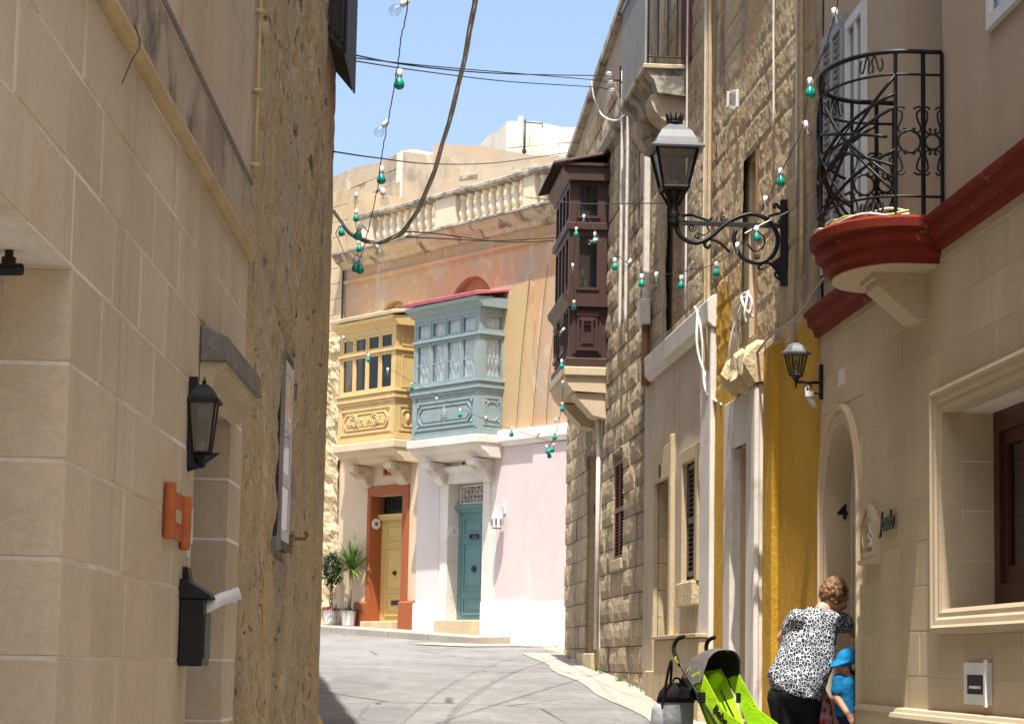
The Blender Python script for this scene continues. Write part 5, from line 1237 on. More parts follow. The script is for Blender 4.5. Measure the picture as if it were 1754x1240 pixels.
# ================================================================== festoon strings and overhead cables
def bulb_mesh(mat, nm): return MB().lathe([(.012, 0), (.015, -.012), (.026, -.03), (.031, -.048), (.027, -.066), (.014, -.077), (.003, -.080)], n=12).mesh(nm, mat, smooth=True)
me_teal, me_clear = bulb_mesh(m_teal, 'bulb'), bulb_mesh(m_sheet, 'bulb')
me_sock = MB().lathe([(.008, .045), (.017, .04), (.018, .0), (.014, -.004)], n=8).mesh('socket', m_porc, smooth=True)
me_fil = MB().tube([(0, 0, 0), (0, 0, -.04)], .004, 5).mesh('filament_stem', m_porc)
def festoon(name, label, pts, bulbs, group='festoon light strings', r=.0034):
    P = [at(*p) for p in pts]; base = P[0].copy()
    t = thing(name, label, 'string lights', loc=base, group=group)
    cv = spline([p-base for p in P], 8)
    tw = [p+Vector((noise.noise(Vector((i*.9, 1, 0))), 0, noise.noise(Vector((i*.9, 5, 0)))))*.012 for i, p in enumerate(cv)]
    MB().tube(tw, r, 5).build('cable', m_cable, t, smooth=True)
    for bx_, by_, kind, tilt in bulbs:
        # distance taken from the nearest point of the cable, as the bulb hangs from it
        best = min(cv, key=lambda q: (lambda v: (CX+v.dot(RT)/v.dot(FW)*FPX-bx_)**2+(CY-v.dot(UP)/v.dot(FW)*FPX-(by_-12))**2)(q+base-CAMPOS))
        w = at(bx_, by_, (best+base).y)-base; w.z += .048
        M = (0, R(tilt), 0)
        b = link('bulb', me_teal if kind == 't' else me_clear, t, w, rot=M)
        link('socket', me_sock, b)
        if kind != 't': link('filament_stem', me_fil, b)
        top = w+Vector((0, 0, .04)); 
        if (top-best).length > .02: MB().tube([best, (best+top)/2+Vector((0, 0, .01)), top], .004, 4).build('drop_wire', m_cable, t)
    return t
festoon('festoon_string', 'string of teal and clear bulbs hanging against the sky at upper left', [(688, -40, 11.5), (698, 10, 12), (688, 60, 12.6), (680, 120, 13.2), (668, 190, 13.8), (655, 260, 14.8), (645, 330, 15.6), (632, 390, 16.6), (618, 440, 17.4), (612, 455, 17.6)],
        [(688, 24, 'c', 50), (684, 145, 't', 0), (657, 229, 'c', 35), (653, 308, 't', 0), (656, 345, 'c', -10), (615, 405, 't', 10), (609, 460, 't', 0), (617, 463, 't', 0), (646, 436, 'c', -30)])
festoon('festoon_string', 'short drop of teal and clear bulbs beside the end of the balustrade', [(610, 330, 22), (608, 372, 22), (614, 425, 22), (600, 452, 22), (575, 400, 20)],
        [(610, 346, 'c', 0), (610, 375, 't', 0), (585, 399, 't', 0), (615, 427, 't', 0)])
festoon('festoon_string', 'long string of teal bulbs sloping down across the weathered right-hand walls', [(1440, -40, 12.2), (1432, 20, 12.4), (1410, 90, 12.8), (1388, 145, 13.2), (1372, 225, 14.2), (1338, 295, 15), (1312, 345, 16), (1290, 390, 16.8), (1262, 425, 17.4), (1225, 452, 18.4), (1185, 462, 19), (1130, 470, 19.8), (1095, 463, 20.6), (1060, 440, 22), (1030, 415, 24), (1012, 380, 26), (992, 347, 27.5)],
        [(1431, 42, 'c', -10), (1388, 160, 't', 0), (1381, 232, 'c', -15), (1337, 312, 't', 0), (1311, 358, 'c', 0), (1296, 408, 't', 0), (1263, 436, 'c', 0), (1227, 468, 't', 0), (1184, 466, 'c', 30), (1167, 490, 't', 0), (1099, 487, 't', 0), (1124, 484, 'c', 0), (1077, 460, 'c', 30), (1053, 458, 't', 0), (1019, 412, 't', 0), (1017, 420, 'c', 70), (1000, 381, 'c', 0)])
festoon('festoon_string', 'string of teal bulbs hanging straight down in front of the brown gallery', [(990, 347, 27.5), (986, 400, 27.6), (981, 470, 27.8), (982, 520, 28), (965, 620, 28.6), (963, 690, 29), (952, 740, 29.6), (938, 770, 30)],
        [(987, 402, 't', 0), (981, 464, 'c', 0), (983, 527, 't', 0), (963, 573, 'c', 40), (962, 628, 't', 0), (964, 664, 'c', 0), (963, 701, 't', 0), (952, 728, 'c', 0), (950, 750, 't', 0), (937, 774, 't', -10), (947, 771, 't', 10), (941, 781, 't', 0)])
festoon('festoon_string', 'thin string of small bulbs crossing in front of the blue and yellow galleries', [(942, 756, 30), (905, 744, 30.5), (850, 726, 31), (790, 700, 31.5), (740, 672, 32), (690, 645, 32.5), (640, 612, 33), (590, 580, 33)],
        [(922, 750, 'c', 20), (876, 744, 't', 0), (832, 724, 'c', 0), (788, 711, 't', 0), (748, 691, 'c', 0), (705, 665, 't', 0), (664, 641, 'c', 0), (631, 617, 't', 0), (587, 586, 'c', 20)])

def wire(name, label, pts, r, mat, n=1, spread=.012, seed=0, cat='cable', group='overhead cables'):
    P = [at(*p) for p in pts]; base = P[0].copy(); cv = spline([p-base for p in P], 10)
    if n == 1:
        t = tag(MB().tube(cv, r, 6).build(name, mat, smooth=True), label, cat, group); t.location = base; return t
    t = thing(name, label, cat, loc=base, group=group)
    for q in range(n):
        MB().tube([p+Vector((math.sin(i*.16+q*2.1+seed), .3*math.cos(i*.2+q), math.cos(i*.13+q*1.7)))*spread for i, p in enumerate(cv)], r, 6).build('strand', mat, t, smooth=True)
    return t
wire('cable_bundle', 'thick bundle of grey cables sweeping down across the sky', [(826, -60, 11.8), (812, 10, 12.2), (800, 80, 12.8), (782, 160, 13.4), (760, 240, 14), (738, 310, 14.8), (715, 362, 15.4), (690, 396, 16), (660, 412, 16.4), (632, 414, 16.7), (600, 400, 16.9), (572, 362, 17.1)], .0065, m_cablegrey, 5, .012)
wire('overhead_wire', 'black wire crossing the sky from the timber box to the white insulators', [(583, 90, 16.6), (700, 112, 19), (830, 125, 22), (950, 129, 25.5), (1043, 130, 28.2)], .006, m_cable)
wire('overhead_wire', 'upper thin wire crossing the sky to the insulators', [(583, 97, 16.6), (720, 112, 19.4), (870, 125, 23), (1012, 137, 27.5), (1042, 142, 28.2)], .005, m_cable)
wire('overhead_wire', 'lowest thin wire crossing the sky below the others', [(583, 101, 16.6), (720, 122, 19.4), (870, 140, 23), (1010, 149, 27.5), (1042, 153, 28.2)], .005, m_cable)
wire('overhead_wire', 'black wire passing in front of the balustrade and roof walls', [(571, 260, 16.8), (640, 270, 19), (740, 281, 25), (850, 279, 31), (970, 262, 35.8)], .006, m_cable)
wire('overhead_wire', 'pair of dark wires in front of the orange wall under the cornice', [(690, 404, 16), (760, 404, 22), (860, 411, 28), (952, 410, 32.5)], .006, m_cable, 2, .03)
wire('overhead_wire', 'thin wire stretched in front of the brown gallery to the right wall', [(900, 338, 36), (990, 348, 27.5), (1060, 349, 24), (1140, 348, 22.3)], .006, m_cable)
wire('overhead_wire', 'loose white cable looping beneath the insulators', [(1013, 140, 28), (1018, 170, 28), (1032, 198, 28), (1055, 207, 27), (1072, 195, 26.2), (1075, 180, 26)], .011, m_cablewhite)
wire('wall_cable', 'pale cables hanging in loops from the ledge of the plastered house', [(1190, 530, 22.4), (1196, 570, 22.35), (1205, 620, 22.3), (1215, 665, 22.2), (1228, 690, 21.9), (1240, 692, 21.6)], .014, m_cablewhite, 2, .03)
wire('wall_cable', 'tangle of frayed white cables over the broken stone ledge', [(1243, 665, 20.9), (1252, 610, 20.7), (1262, 560, 20.6), (1270, 520, 20.5), (1276, 505, 20.3), (1281, 525, 20.2), (1284, 545, 20.2)], .012, m_cablewhite, 4, .035)
wire('wall_cable', 'dark cable trailing along the wall above the yellow paint', [(1240, 665, 20.85), (1280, 625, 19.9), (1320, 575, 19), (1360, 548, 18), (1395, 500, 17.3), (1410, 478, 17.0)], .012, m_cablegrey)
wire('wall_cable', 'white wire stretched across the street lantern bracket', [(1276, 400, 18.0), (1310, 382, 18.2), (1352, 362, 18.45)], .006, m_cablewhite)
# insulators
p = at(1043, 142, 28.2)
q = F2.W(28.2, 0, p.z)
t = thing('insulator_bracket', 'white porcelain insulators on an iron bracket at the roofline', 'insulator', F2, 28.25, .03, p.z-.1)
wi = (p-F2.W(28.25, .03, 0)).xy.length
MB().tube([(0, -.05, .0), (0, wi*.6, .12), (0, wi, .12)], .014, 6).build('bracket', m_iron, t); MB().tube([(0, wi*.5, -.1), (0, wi*.5, .3)], .012, 6).build('post', m_iron, t)
for y_, z_ in ((wi, .13), (wi*.93, .03), (wi*.86, -.07)): MB().lathe([(.02, 0), (.05, .01), (.03, .03), (.055, .04), (.03, .06), (.045, .07), (.02, .09)], c=(0, y_, z_), n=10).build('insulator', m_porc, t, smooth=True)

# ================================================================== pots and plants by the yellow door
k = NT('leaf_green'); oi = k.noise(k.pos((30, 30, 30)), 1, 2); m_leafd = k.out(k.mix(k.ramp(oi, .3, .7), (.022, .040, .022), (.055, .085, .045)), .5)
k = NT('yucca_leaf'); oi = k.noise(k.pos((18, 18, 18)), 1, 2); m_yucca = k.out(k.mix(k.ramp(oi, .3, .7), (.055, .13, .018), (.14, .24, .035)), .45)
m_bark = stone('pale_bark', (.26, .2, .13), (.18, .14, .09), 8, grain=.2, var=0)
m_bucket = paint('white_bucket', (.60, .59, .56), .5, (.4, .36, .3), .35, 6); m_soil = plain('soil', (.05, .035, .025), .95); m_flower = plain('red_flower', (.45, .03, .02), .6)
def potted(name, label, px, py, y_hint, h, r, seed, kind):
    P = at(px, py, y_hint); P.z = gz(P.y)+.112; rg = random.Random(seed)
    pt = thing('plant_pot', label[0], 'pot', loc=P)
    MB().lathe([(r*.82, 0), (r*.86, .01), (r, h-.05), (r*1.05, h-.045), (r*1.06, h), (r*.96, h), (r*.93, h-.05)], n=20).build('bucket', m_bucket, pt, smooth=False)
    MB().lathe([(r*.9, h-.06), (r*.5, h-.04)], n=16).build('soil', m_soil, pt)
    t = thing(name, label[1], 'plant', loc=P+Vector((0, 0, h-.05)))
    lf = MB()
    def leaf(p, d, L, w, droop=.3):
        d = Vector(d).normalized(); s = d.cross(Vector((0, 0, 1))); s = s.normalized() if s.length > .1 else Vector((1, 0, 0)); b = len(lf.v); nseg = 4
        for i in range(nseg+1):
            tt = i/nseg; c = Vector(p)+d*L*tt+Vector((0, 0, -droop*L*tt*tt)); ww = w*(1-tt)**.6*(.5+tt if tt < .3 else 1)
            lf.v += [tuple(c-s*ww), tuple(c+s*ww)]
        lf.f += [(b+2*i, b+2*i+1, b+2*i+3, b+2*i+2) for i in range(nseg)]
    if kind == 'yucca':
        H = .80
        MB().tube([(0, 0, -.05), (.02, 0, H*.5), (0.03, .0, H)], [.035, .03, .035], 8).build('trunk', m_bark, t, smooth=True)
        for i in range(120):
            a = rg.uniform(0, 6.28); e = rg.uniform(-.25, 1.5); c = math.cos(e)
            leaf((.03, 0, H+rg.uniform(-.05, .16)), (c*math.cos(a), c*math.sin(a), math.sin(e)), rg.uniform(.45, .70), .023, rg.uniform(.05, .3))
        lf.build('crown', m_yucca, t)
    else:
        tw = MB()
        for q in (0, 1, 2): tw.tube([(.025*math.cos(i*.8+q*2.1), .025*math.sin(i*.8+q*2.1), -.05+i*.06) for i in range(10)], .011, 6)
        tw.tube([(0, 0, .45), (.02, 0, .7), (.0, 0, .9)], .014, 6)
        tw.build('trunk', m_bark, t, smooth=True)
        for i in range(1500):
            a = rg.uniform(0, 6.28); e = math.asin(rg.uniform(-1, 1)); rr_ = rg.uniform(.35, 1)**.5*(1+.18*noise.noise(Vector((a*1.2, e*2, 3))))
            p_ = Vector((.20*rr_*math.cos(a)*math.cos(e), .20*rr_*math.sin(a)*math.cos(e), .78+.34*rr_*math.sin(e)))
            leaf(p_, (rg.uniform(-1, 1), rg.uniform(-1, 1), rg.uniform(-.6, .8)), rg.uniform(.05, .085), .017, .2)
        lf.build('crown', m_leafd, t)
    lo = MB(); lf2 = lf; lf.v, lf.f = [], []
    for i in range(220):
        a = rg.uniform(0, 6.28); rr_ = r*rg.uniform(.2, 1.25); leaf((rr_*math.cos(a), rr_*math.sin(a), rg.uniform(0, .04)), (math.cos(a)*.5, math.sin(a)*.5, rg.uniform(.3, 1.2)), rg.uniform(.06, .20), .009, .5)
    lf.build('underplanting', m_leafd, t)['kind'] = 'stuff'
    if kind != 'yucca':
        fl = MB()
        for i in range(26): a = rg.uniform(0, 6.28); fl.ball((r*1.02*math.cos(a), r*1.02*math.sin(a), rg.uniform(.02, .07)), .022, n=6, m=4)
        fl.build('red_flowers', m_flower, t)['kind'] = 'stuff'
qa, qb = FC.px(566, 1066, .28), FC.px(597, 1066, .24)
pa, pb = FC.W(qa[0], .28, 0), FC.W(qb[0], .24, 0)
potted('topiary_bush', ('white bucket pot with red flowers round its rim, left of the pair', 'dark clipped bush with twisted stem in the left white bucket'), 566, 1060, pa.y, .29, .14, 4, 'bush')
potted('yucca_plant', ('white bucket pot nearest the orange door frame', 'spiky green yucca on a thin trunk beside the orange door frame'), 597, 1060, pb.y, .28, .135, 9, 'yucca')
# small dry plants in cracks at the foot of the right wall
wd_ = MB(); rg = random.Random(11)
for c in range(14):
    yb = rg.uniform(23, 35); xb = 3.667-.079*yb-.03-rg.random()*.06
    for i in range(10):
        a = rg.uniform(0, 6.28); L = rg.uniform(.03, .10); b = len(wd_.v); p0 = Vector((xb+rg.uniform(-.04, .02), yb+rg.uniform(-.05, .05), gz(yb)+.012)); d = Vector((math.cos(a)*.5, math.sin(a)*.5, 1))*L
        s = Vector((math.sin(a), -math.cos(a), 0))*.006; wd_.v += [tuple(p0-s), tuple(p0+s), tuple(p0+d)]; wd_.f.append((b, b+1, b+2))
tag(wd_.build('weeds', m_yucca), 'small weeds growing at the foot of the right-hand walls', 'weeds', kind='stuff')

# ================================================================== people
k = NT('skin'); m_skin = k.out(k.mix(k.ramp(k.noise(k.pos((9, 9, 9)), 1, 4), .3, .7), (.50, .27, .19), (.58, .33, .24)), .5); k.b.inputs['Subsurface Weight'].default_value = .1; k.b.inputs['Subsurface Radius'].default_value = (.02, .008, .004)
k = NT('tan_skin'); m_skin2 = k.out(k.mix(k.ramp(k.noise(k.pos((9, 9, 9)), 1, 4), .3, .7), (.40, .20, .115), (.46, .24, .145)), .5)
k = NT('hair'); hn = k.noise(k.pos((45, 45, 14)), 1, 5, .7); m_hair = k.out(k.mix(k.ramp(hn, .3, .7), (.07, .033, .014), (.27, .145, .06)), .45); k.bump(hn, .8, .01)
k = NT('leopard_print'); pv_ = k.pos((46, 46, 38), True); vo = k.new('TexVoronoi', feature='DISTANCE_TO_EDGE'); vo.inputs['Scale'].default_value = 1; wv = k.new('TexNoise'); wv.inputs['Scale'].default_value = .8; k.L(pv_, wv.inputs['Vector']); k.L(k.mix(.5, pv_, wv.outputs['Color'], 'ADD'), vo.inputs['Vector'])
e1 = k.ramp(vo.outputs['Distance'], .03, .10); e2 = k.ramp(vo.outputs['Distance'], .30, .40)
cl_ = k.mix(e1, (.66, .67, .68), (.012, .016, .03)); cl_ = k.mix(e2, cl_, k.mix(k.ramp(k.noise(pv_, .6, 2), .4, .6), (.10, .14, .22), (.30, .34, .38)))
m_leop = k.out(cl_, .8, 0, .2)
m_black = plain('black_cloth', (.010, .010, .012), .85, spec=.2); m_bluecloth = cloth('bright_blue_cloth', (.008, .135, .30), crease=14); m_bluecap = cloth('bright_blue_cap', (.010, .19, .42), crease=14); m_navy = plain('navy_cloth', (.012, .016, .05), .85, spec=.2)
m_eye = plain('eye_dark', (.02, .015, .012), .2); m_lip = plain('lips', (.38, .12, .10), .5); m_eyew = plain('eye_white', (.7, .68, .65), .3)
def remesh(o, vox, it=6, fac=.5):
    r_ = o.modifiers.new('remesh', 'REMESH'); r_.mode = 'VOXEL'; r_.voxel_size = vox; r_.use_smooth_shade = True
    s_ = o.modifiers.new('smooth', 'SMOOTH'); s_.iterations = it; s_.factor = fac
def ringxy(c, rx, ry, n=20, rot=0): return [Vector((c[0]+rx*math.cos(2*math.pi*i/n+rot), c[1]+ry*math.sin(2*math.pi*i/n+rot), c[2])) for i in range(n)]
def head(m, c, fwd, s=1.0):
    """head with brow, nose, chin and ears facing fwd"""
    f_ = Vector(fwd).normalized(); r_ = f_.cross(Vector((0, 0, 1))).normalized(); u_ = r_.cross(f_)
    M3 = Matrix((r_, f_, u_)).transposed(); c = Vector(c)
    def q(x, y, z): return c+M3 @ Vector((x, y, z))*s
    m.ball(c, .078*s, .096*s, .105*s, 18, 14, M3); m.ball(q(0, .035, -.045), .056*s, .058*s, .070*s, 14, 10, M3); m.ball(q(0, .060, -.088), .030*s, .028*s, .022*s, 10, 8, M3)
    m.capsule(q(0, .088, .005), q(0, .112, -.030), .012*s, .017*s, 8); m.ball(q(0, .080, .024), .055*s, .020*s, .014*s, 10, 8, M3); m.ball(q(0, .090, -.062), .024*s, .012*s, .012*s, 10, 6, M3)
    for sg in (-1, 1): m.ball(q(sg*.080, -.005, -.01), .012*s, .024*s, .036*s, 8, 8, M3); m.ball(q(sg*.045, .062, -.030), .026*s, .02*s, .024*s, 8, 6, M3)
    return q, M3
def hand(m, w, d, pal, s=1.0, curl=.5):
    """palm, four unequal fingers and a thumb; d along the fingers, pal the palm normal"""
    d = Vector(d).normalized(); pal = Vector(pal).normalized(); sd = d.cross(pal).normalized(); w = Vector(w)
    m.capsule(w, w+d*.045*s, .024*s, .028*s, 10); m.capsule(w+sd*.018*s+d*.03*s, w-sd*.018*s+d*.05*s, .020*s, .020*s, 10)
    for i, L in enumerate((.062, .072, .067, .052)):
        b = w+d*.075*s+sd*(.030-.020*i)*s; p1 = b+(d*math.cos(curl*.5)+pal*math.sin(curl*.5))*L*.55*s; p2 = p1+(d*math.cos(curl*1.4)+pal*math.sin(curl*1.4))*L*.5*s
        m.capsule(w+d*.045*s+sd*(.024-.016*i)*s, b, .011*s, .0095*s, 8); m.capsule(b, p1, .0095*s, .0085*s, 8); m.capsule(p1, p2, .0085*s, .007*s, 8)
    b = w+d*.02*s+sd*.03*s; p1 = b+(d*.5+sd*.8).normalized()*.035*s; p2 = p1+(d*.9+sd*.3+pal*.4).normalized()*.032*s
    m.capsule(b, p1, .014*s, .011*s, 8); m.capsule(p1, p2, .011*s, .008*s, 8)

# ---- woman bending at the arched doorway, back to the camera
YW = 16.62
def wp(px, py, dy=0): return at(px, py, YW+dy)
g_w = gz(YW); base = Vector((wp(1365, 1150).x, YW, g_w))
wo = thing('person', 'person with short auburn hair in a leopard print top, leaning into the arched doorway', 'person', loc=base)
def wl_(v): return Vector(v)-base
hip = wl_(wp(1362, 1188, -.02)); nk = wl_(wp(1410, 1044, .02)); hc = wl_(wp(1430, 1020, .05))
sL, sR = wl_(wp(1366, 1058, -.05)), wl_(wp(1436, 1062, .12))
el = wl_(wp(1340, 1092, .10)); wrL = wl_(wp(1352, 1120, .34)); eR = wl_(wp(1462, 1082, .20)); wrR = wl_(wp(1500, 1092, .30))
mb = MB()
mb.capsule(hip, (hip+nk)/2, .13, .13, 14); mb.capsule((hip+nk)/2, nk, .13, .06, 14); mb.capsule(nk, hc-Vector((0, 0, .04)), .052, .05)
mb.capsule(sL, el, .05, .042); mb.capsule(el, wrL, .042, .028); mb.capsule(sR, eR, .056, .052); mb.capsule(eR, wrR, .050, .030)
hand(mb, wrL, (wrL-el), (1, 0, -.2)); hand(mb, wrR, (wrR-eR), (0, 0, -1))
kn1, kn2 = Vector((hip.x-.07, -.02, .36)), Vector((hip.x+.10, .10, .38)); an1, an2 = Vector((hip.x-.08, .05, .07)), Vector((hip.x+.09, .18, .07))
for h_, k_, a_ in ((hip+Vector((-.08, 0, -.03)), kn1, an1), (hip+Vector((.08, .05, -.03)), kn2, an2)):
    mb.capsule(h_, k_, .095, .06); mb.capsule(k_, a_, .058, .035); mb.capsule(a_+Vector((0, -.03, -.04)), a_+Vector((.02, .14, -.045)), .032, .026)
qf, M3 = head(mb, hc, (.86, .42, -.42))
bo_ = mb.build('body', m_skin, wo); remesh(bo_, .0085, 4)
for sg in (-1, 1):
    MB().ball(qf(sg*.034, .078, .004), .011, .008, .008, 8, 6, M3).build('eye', m_eye, bo_, smooth=True)
MB().ball(qf(0, .102, -.062), .020, .006, .006, 8, 6, M3).build('mouth', m_lip, bo_, smooth=True)
# hair: a full short cut with uneven clumps
hr = MB(); rg = random.Random(8)
for i in range(330):
    th = rg.uniform(0, math.pi*.82); ph = rg.uniform(0, 6.28)
    x, y, z = math.sin(th)*math.cos(ph), math.sin(th)*math.sin(ph), math.cos(th)
    if y > .35 and z < .45: continue
    if z < -.72: continue
    hr.ball(qf(.084*x, .094*y-.016, .104*z+.014), rg.uniform(.012, .021), n=8, m=6)
hr.ball(qf(0, -.018, .02), .088, .098, .105, 16, 12, M3)
hr_o = hr.build('hair', m_hair, bo_); remesh(hr_o, .006, 4)
# blouse
bl = MB(); rings = []
lev = [(1042, 1388, 1424, .085, .03), (1050, 1368, 1440, .105, .03), (1062, 1352, 1441, .125, .03), (1085, 1345, 1434, .140, .02), (1110, 1336, 1432, .150, .01), (1138, 1322, 1428, .165, 0), (1160, 1315, 1418, .175, -.01), (1180, 1318, 1410, .175, -.02), (1192, 1324, 1404, .172, -.02)]
for y_, x0, x1, dep, dy in lev:
    a, b = wl_(wp(x0, y_, dy)), wl_(wp(x1, y_, dy)); c = (a+b)/2; rx = (b-a).length/2; tl = .10*(1192-y_)/150
    rings.append([Vector((c.x+rx*math.cos(q), c.y+dep*math.sin(q)+.012*math.sin(q*7+y_*.2), c.z-.03*math.cos(q)*(1 if y_ > 1150 else .3)+.01*math.sin(5*q+y_*.3))) for q in [2*math.pi*i/32 for i in range(32)]])
bl.loft(rings); bl.capsule(sL, sL+(el-sL)*.50, .066, .064, 14); bl.capsule(sR+Vector((-.02, 0, .0)), sR+(eR-sR)*.28, .075, .078, 14)
blo = bl.build('blouse', m_leop, bo_); remesh(blo, .0085, 3)
dm = bpy.data.textures.new('cloth_folds', 'CLOUDS'); dm.noise_scale = .11
dd = blo.modifiers.new('folds', 'DISPLACE'); dd.texture = dm; dd.strength = .022; dd.mid_level = .5
# trousers
tr_ = MB(); 
tr_.ball(hip+Vector((0, .0, .0)), .175, .165, .13, 18, 12)
for h_, k_, a_ in ((hip+Vector((-.085, 0, -.03)), kn1, an1), (hip+Vector((.085, .05, -.03)), kn2, an2)): tr_.capsule(h_, k_, .115, .085, 14); tr_.capsule(k_, a_, .085, .062, 14)
tr_o = tr_.build('trousers', m_black, bo_); remesh(tr_o, .012, 4)
sh_ = MB()
for a_ in (an1, an2): sh_.capsule(a_+Vector((0, -.04, -.035)), a_+Vector((.02, .15, -.04)), .038, .032)
remesh(sh_.build('shoes', m_black, bo_), .01, 3)
# red patterned bag at her side
k = NT('red_floral_cloth'); m_redfl = k.out(k.mix(k.ramp(k.noise(k.pos((14, 14, 14)), 1, 4), .45, .6), (.42, .02, .025), (.55, .35, .36)), .8)
p = at(1406, 1232, 16.75)
t = thing('cloth_bag', 'red and pink patterned cloth bag between the two people in the doorway', 'bag', loc=p+Vector((0, 0, -.16)))
bgm = MB(); bgm.loft([[Vector((rx*math.cos(2*math.pi*i/20), ry*math.sin(2*math.pi*i/20)+.008*math.sin(i*2), z)) for i in range(20)] for rx, ry, z in ((.05, .05, 0), (.085, .07, .03), (.09, .075, .14), (.082, .065, .24), (.06, .05, .32), (.035, .03, .37))])
bgm.build('bag_body', m_redfl, t, smooth=True); MB().tube(spline([(-.03, 0, .36), (-.02, .0, .43), (.02, 0, .44), (.03, 0, .36)], 5), .008, 6).build('handle', m_redfl, t, smooth=True)

# ---- small boy in the doorway, facing left
YB = 16.50; base2 = Vector((at(1453, 1180, YB).x, YB, gz(YB)+.102))
by = thing('person', 'small child in a bright blue cap and blue shirt standing in the doorway', 'person', loc=base2)
def bl_(px, py, dy=0): return at(px, py, YB+dy)-base2
hb = bl_(1455, 1138); fb = (-.93, -.30, -.12)
mb = MB(); qb_, MB3 = head(mb, hb, fb, .86)
sh1, sh2 = bl_(1437, 1165, -.03), bl_(1474, 1166, .02); ch = bl_(1456, 1180); hp = Vector((ch.x, ch.y, .40))
e1_, w1_ = bl_(1434, 1195, -.06), bl_(1452, 1222, -.14); e2_, w2_ = bl_(1480, 1196, .02), bl_(1466, 1224, -.10)
mb.capsule(bl_(1456, 1162), hb-Vector((0, 0, .05)), .036, .036); mb.capsule(ch, hp, .085, .085, 14); mb.capsule(ch, (sh1+sh2)/2, .08, .05)
for a_, b_, c_ in ((sh1, e1_, w1_), (sh2, e2_, w2_)):
    mb.capsule(a_, b_, .036, .030); mb.capsule(b_, c_, .029, .021); hand(mb, c_, c_-b_, (.2, .6, -.5), .68)
for sg in (-1, 1):
    h_ = hp+Vector((.0, sg*.05, -.03)); k_ = Vector((hp.x-.01, hp.y+sg*.055, .23)); a_ = Vector((hp.x+.01, hp.y+sg*.055, .05))
    mb.capsule(h_, k_, .062, .045); mb.capsule(k_, a_, .042, .028); mb.capsule(a_+Vector((.02, 0, -.025)), a_+Vector((-.09, 0, -.03)), .024, .020)
bo2 = mb.build('body', m_skin2, by); remesh(bo2, .007, 4)
for sg in (-1, 1): MB().ball(qb_(sg*.034, .080, .002), .011, .008, .008, 8, 6, MB3).build('eye', m_eye, bo2, smooth=True)
MB().ball(qb_(0, .102, -.062), .018, .006, .006, 8, 6, MB3).build('mouth', m_lip, bo2, smooth=True)
hh = MB().ball(qb_(0, -.012, .006), .074, .090, .096, 14, 10, MB3); ho_ = hh.build('hair', m_eye, bo2, smooth=True)
cpm = MB(); cpm.ball(qb_(0, -.006, .042), .082, .098, .082, 18, 12, MB3)
pk = []
for i in range(13):
    a = math.pi*i/12; pk.append((.083*math.cos(a), .045+.120*math.sin(a), .028-.028*math.sin(a)))
for i in range(12): cpm.capsule(qb_(*pk[i]), qb_(*pk[i+1]), .008, .008, 6); cpm.capsule(qb_(*pk[i]), qb_(pk[i][0]*.6, pk[i][1]*.5+.03, .040), .008, .012, 6)
cpo = cpm.build('cap', m_bluecap, bo2); remesh(cpo, .006, 3)
shm = MB(); shm.loft([ringxy((c.x, c.y, z), rx, ry, 24) for c, z, rx, ry in ((hp, .36, .105, .112), (hp, .42, .108, .115), (ch, ch.z-.02, .098, .115), (ch, ch.z+.04, .088, .115), (ch, sh1.z+.005, .062, .095), (ch, sh1.z+.03, .042, .05))])
for a_, b_ in ((sh1, e1_), (sh2, e2_)): shm.capsule(a_, a_+(b_-a_)*.62, .050, .050, 12)
sho = shm.build('shirt', m_bluecloth, bo2); remesh(sho, .0075, 3)
d2_ = sho.modifiers.new('folds', 'DISPLACE'); d2_.texture = dm; d2_.strength = .015; d2_.mid_level = .5
st_ = MB(); st_.ball(hp+Vector((0, 0, -.03)), .10, .108, .07, 14, 10)
for sg in (-1, 1): st_.capsule(hp+Vector((.0, sg*.05, -.04)), Vector((hp.x-.005, hp.y+sg*.057, .22)), .075, .066, 12)
remesh(st_.build('shorts', m_navy, bo2), .009, 3)
sm = MB()
for sg in (-1, 1): sm.capsule(Vector((hp.x+.03, hp.y+sg*.055, .026)), Vector((hp.x-.085, hp.y+sg*.055, .024)), .028, .024)
remesh(sm.build('shoes', m_navy, bo2), .008, 3)

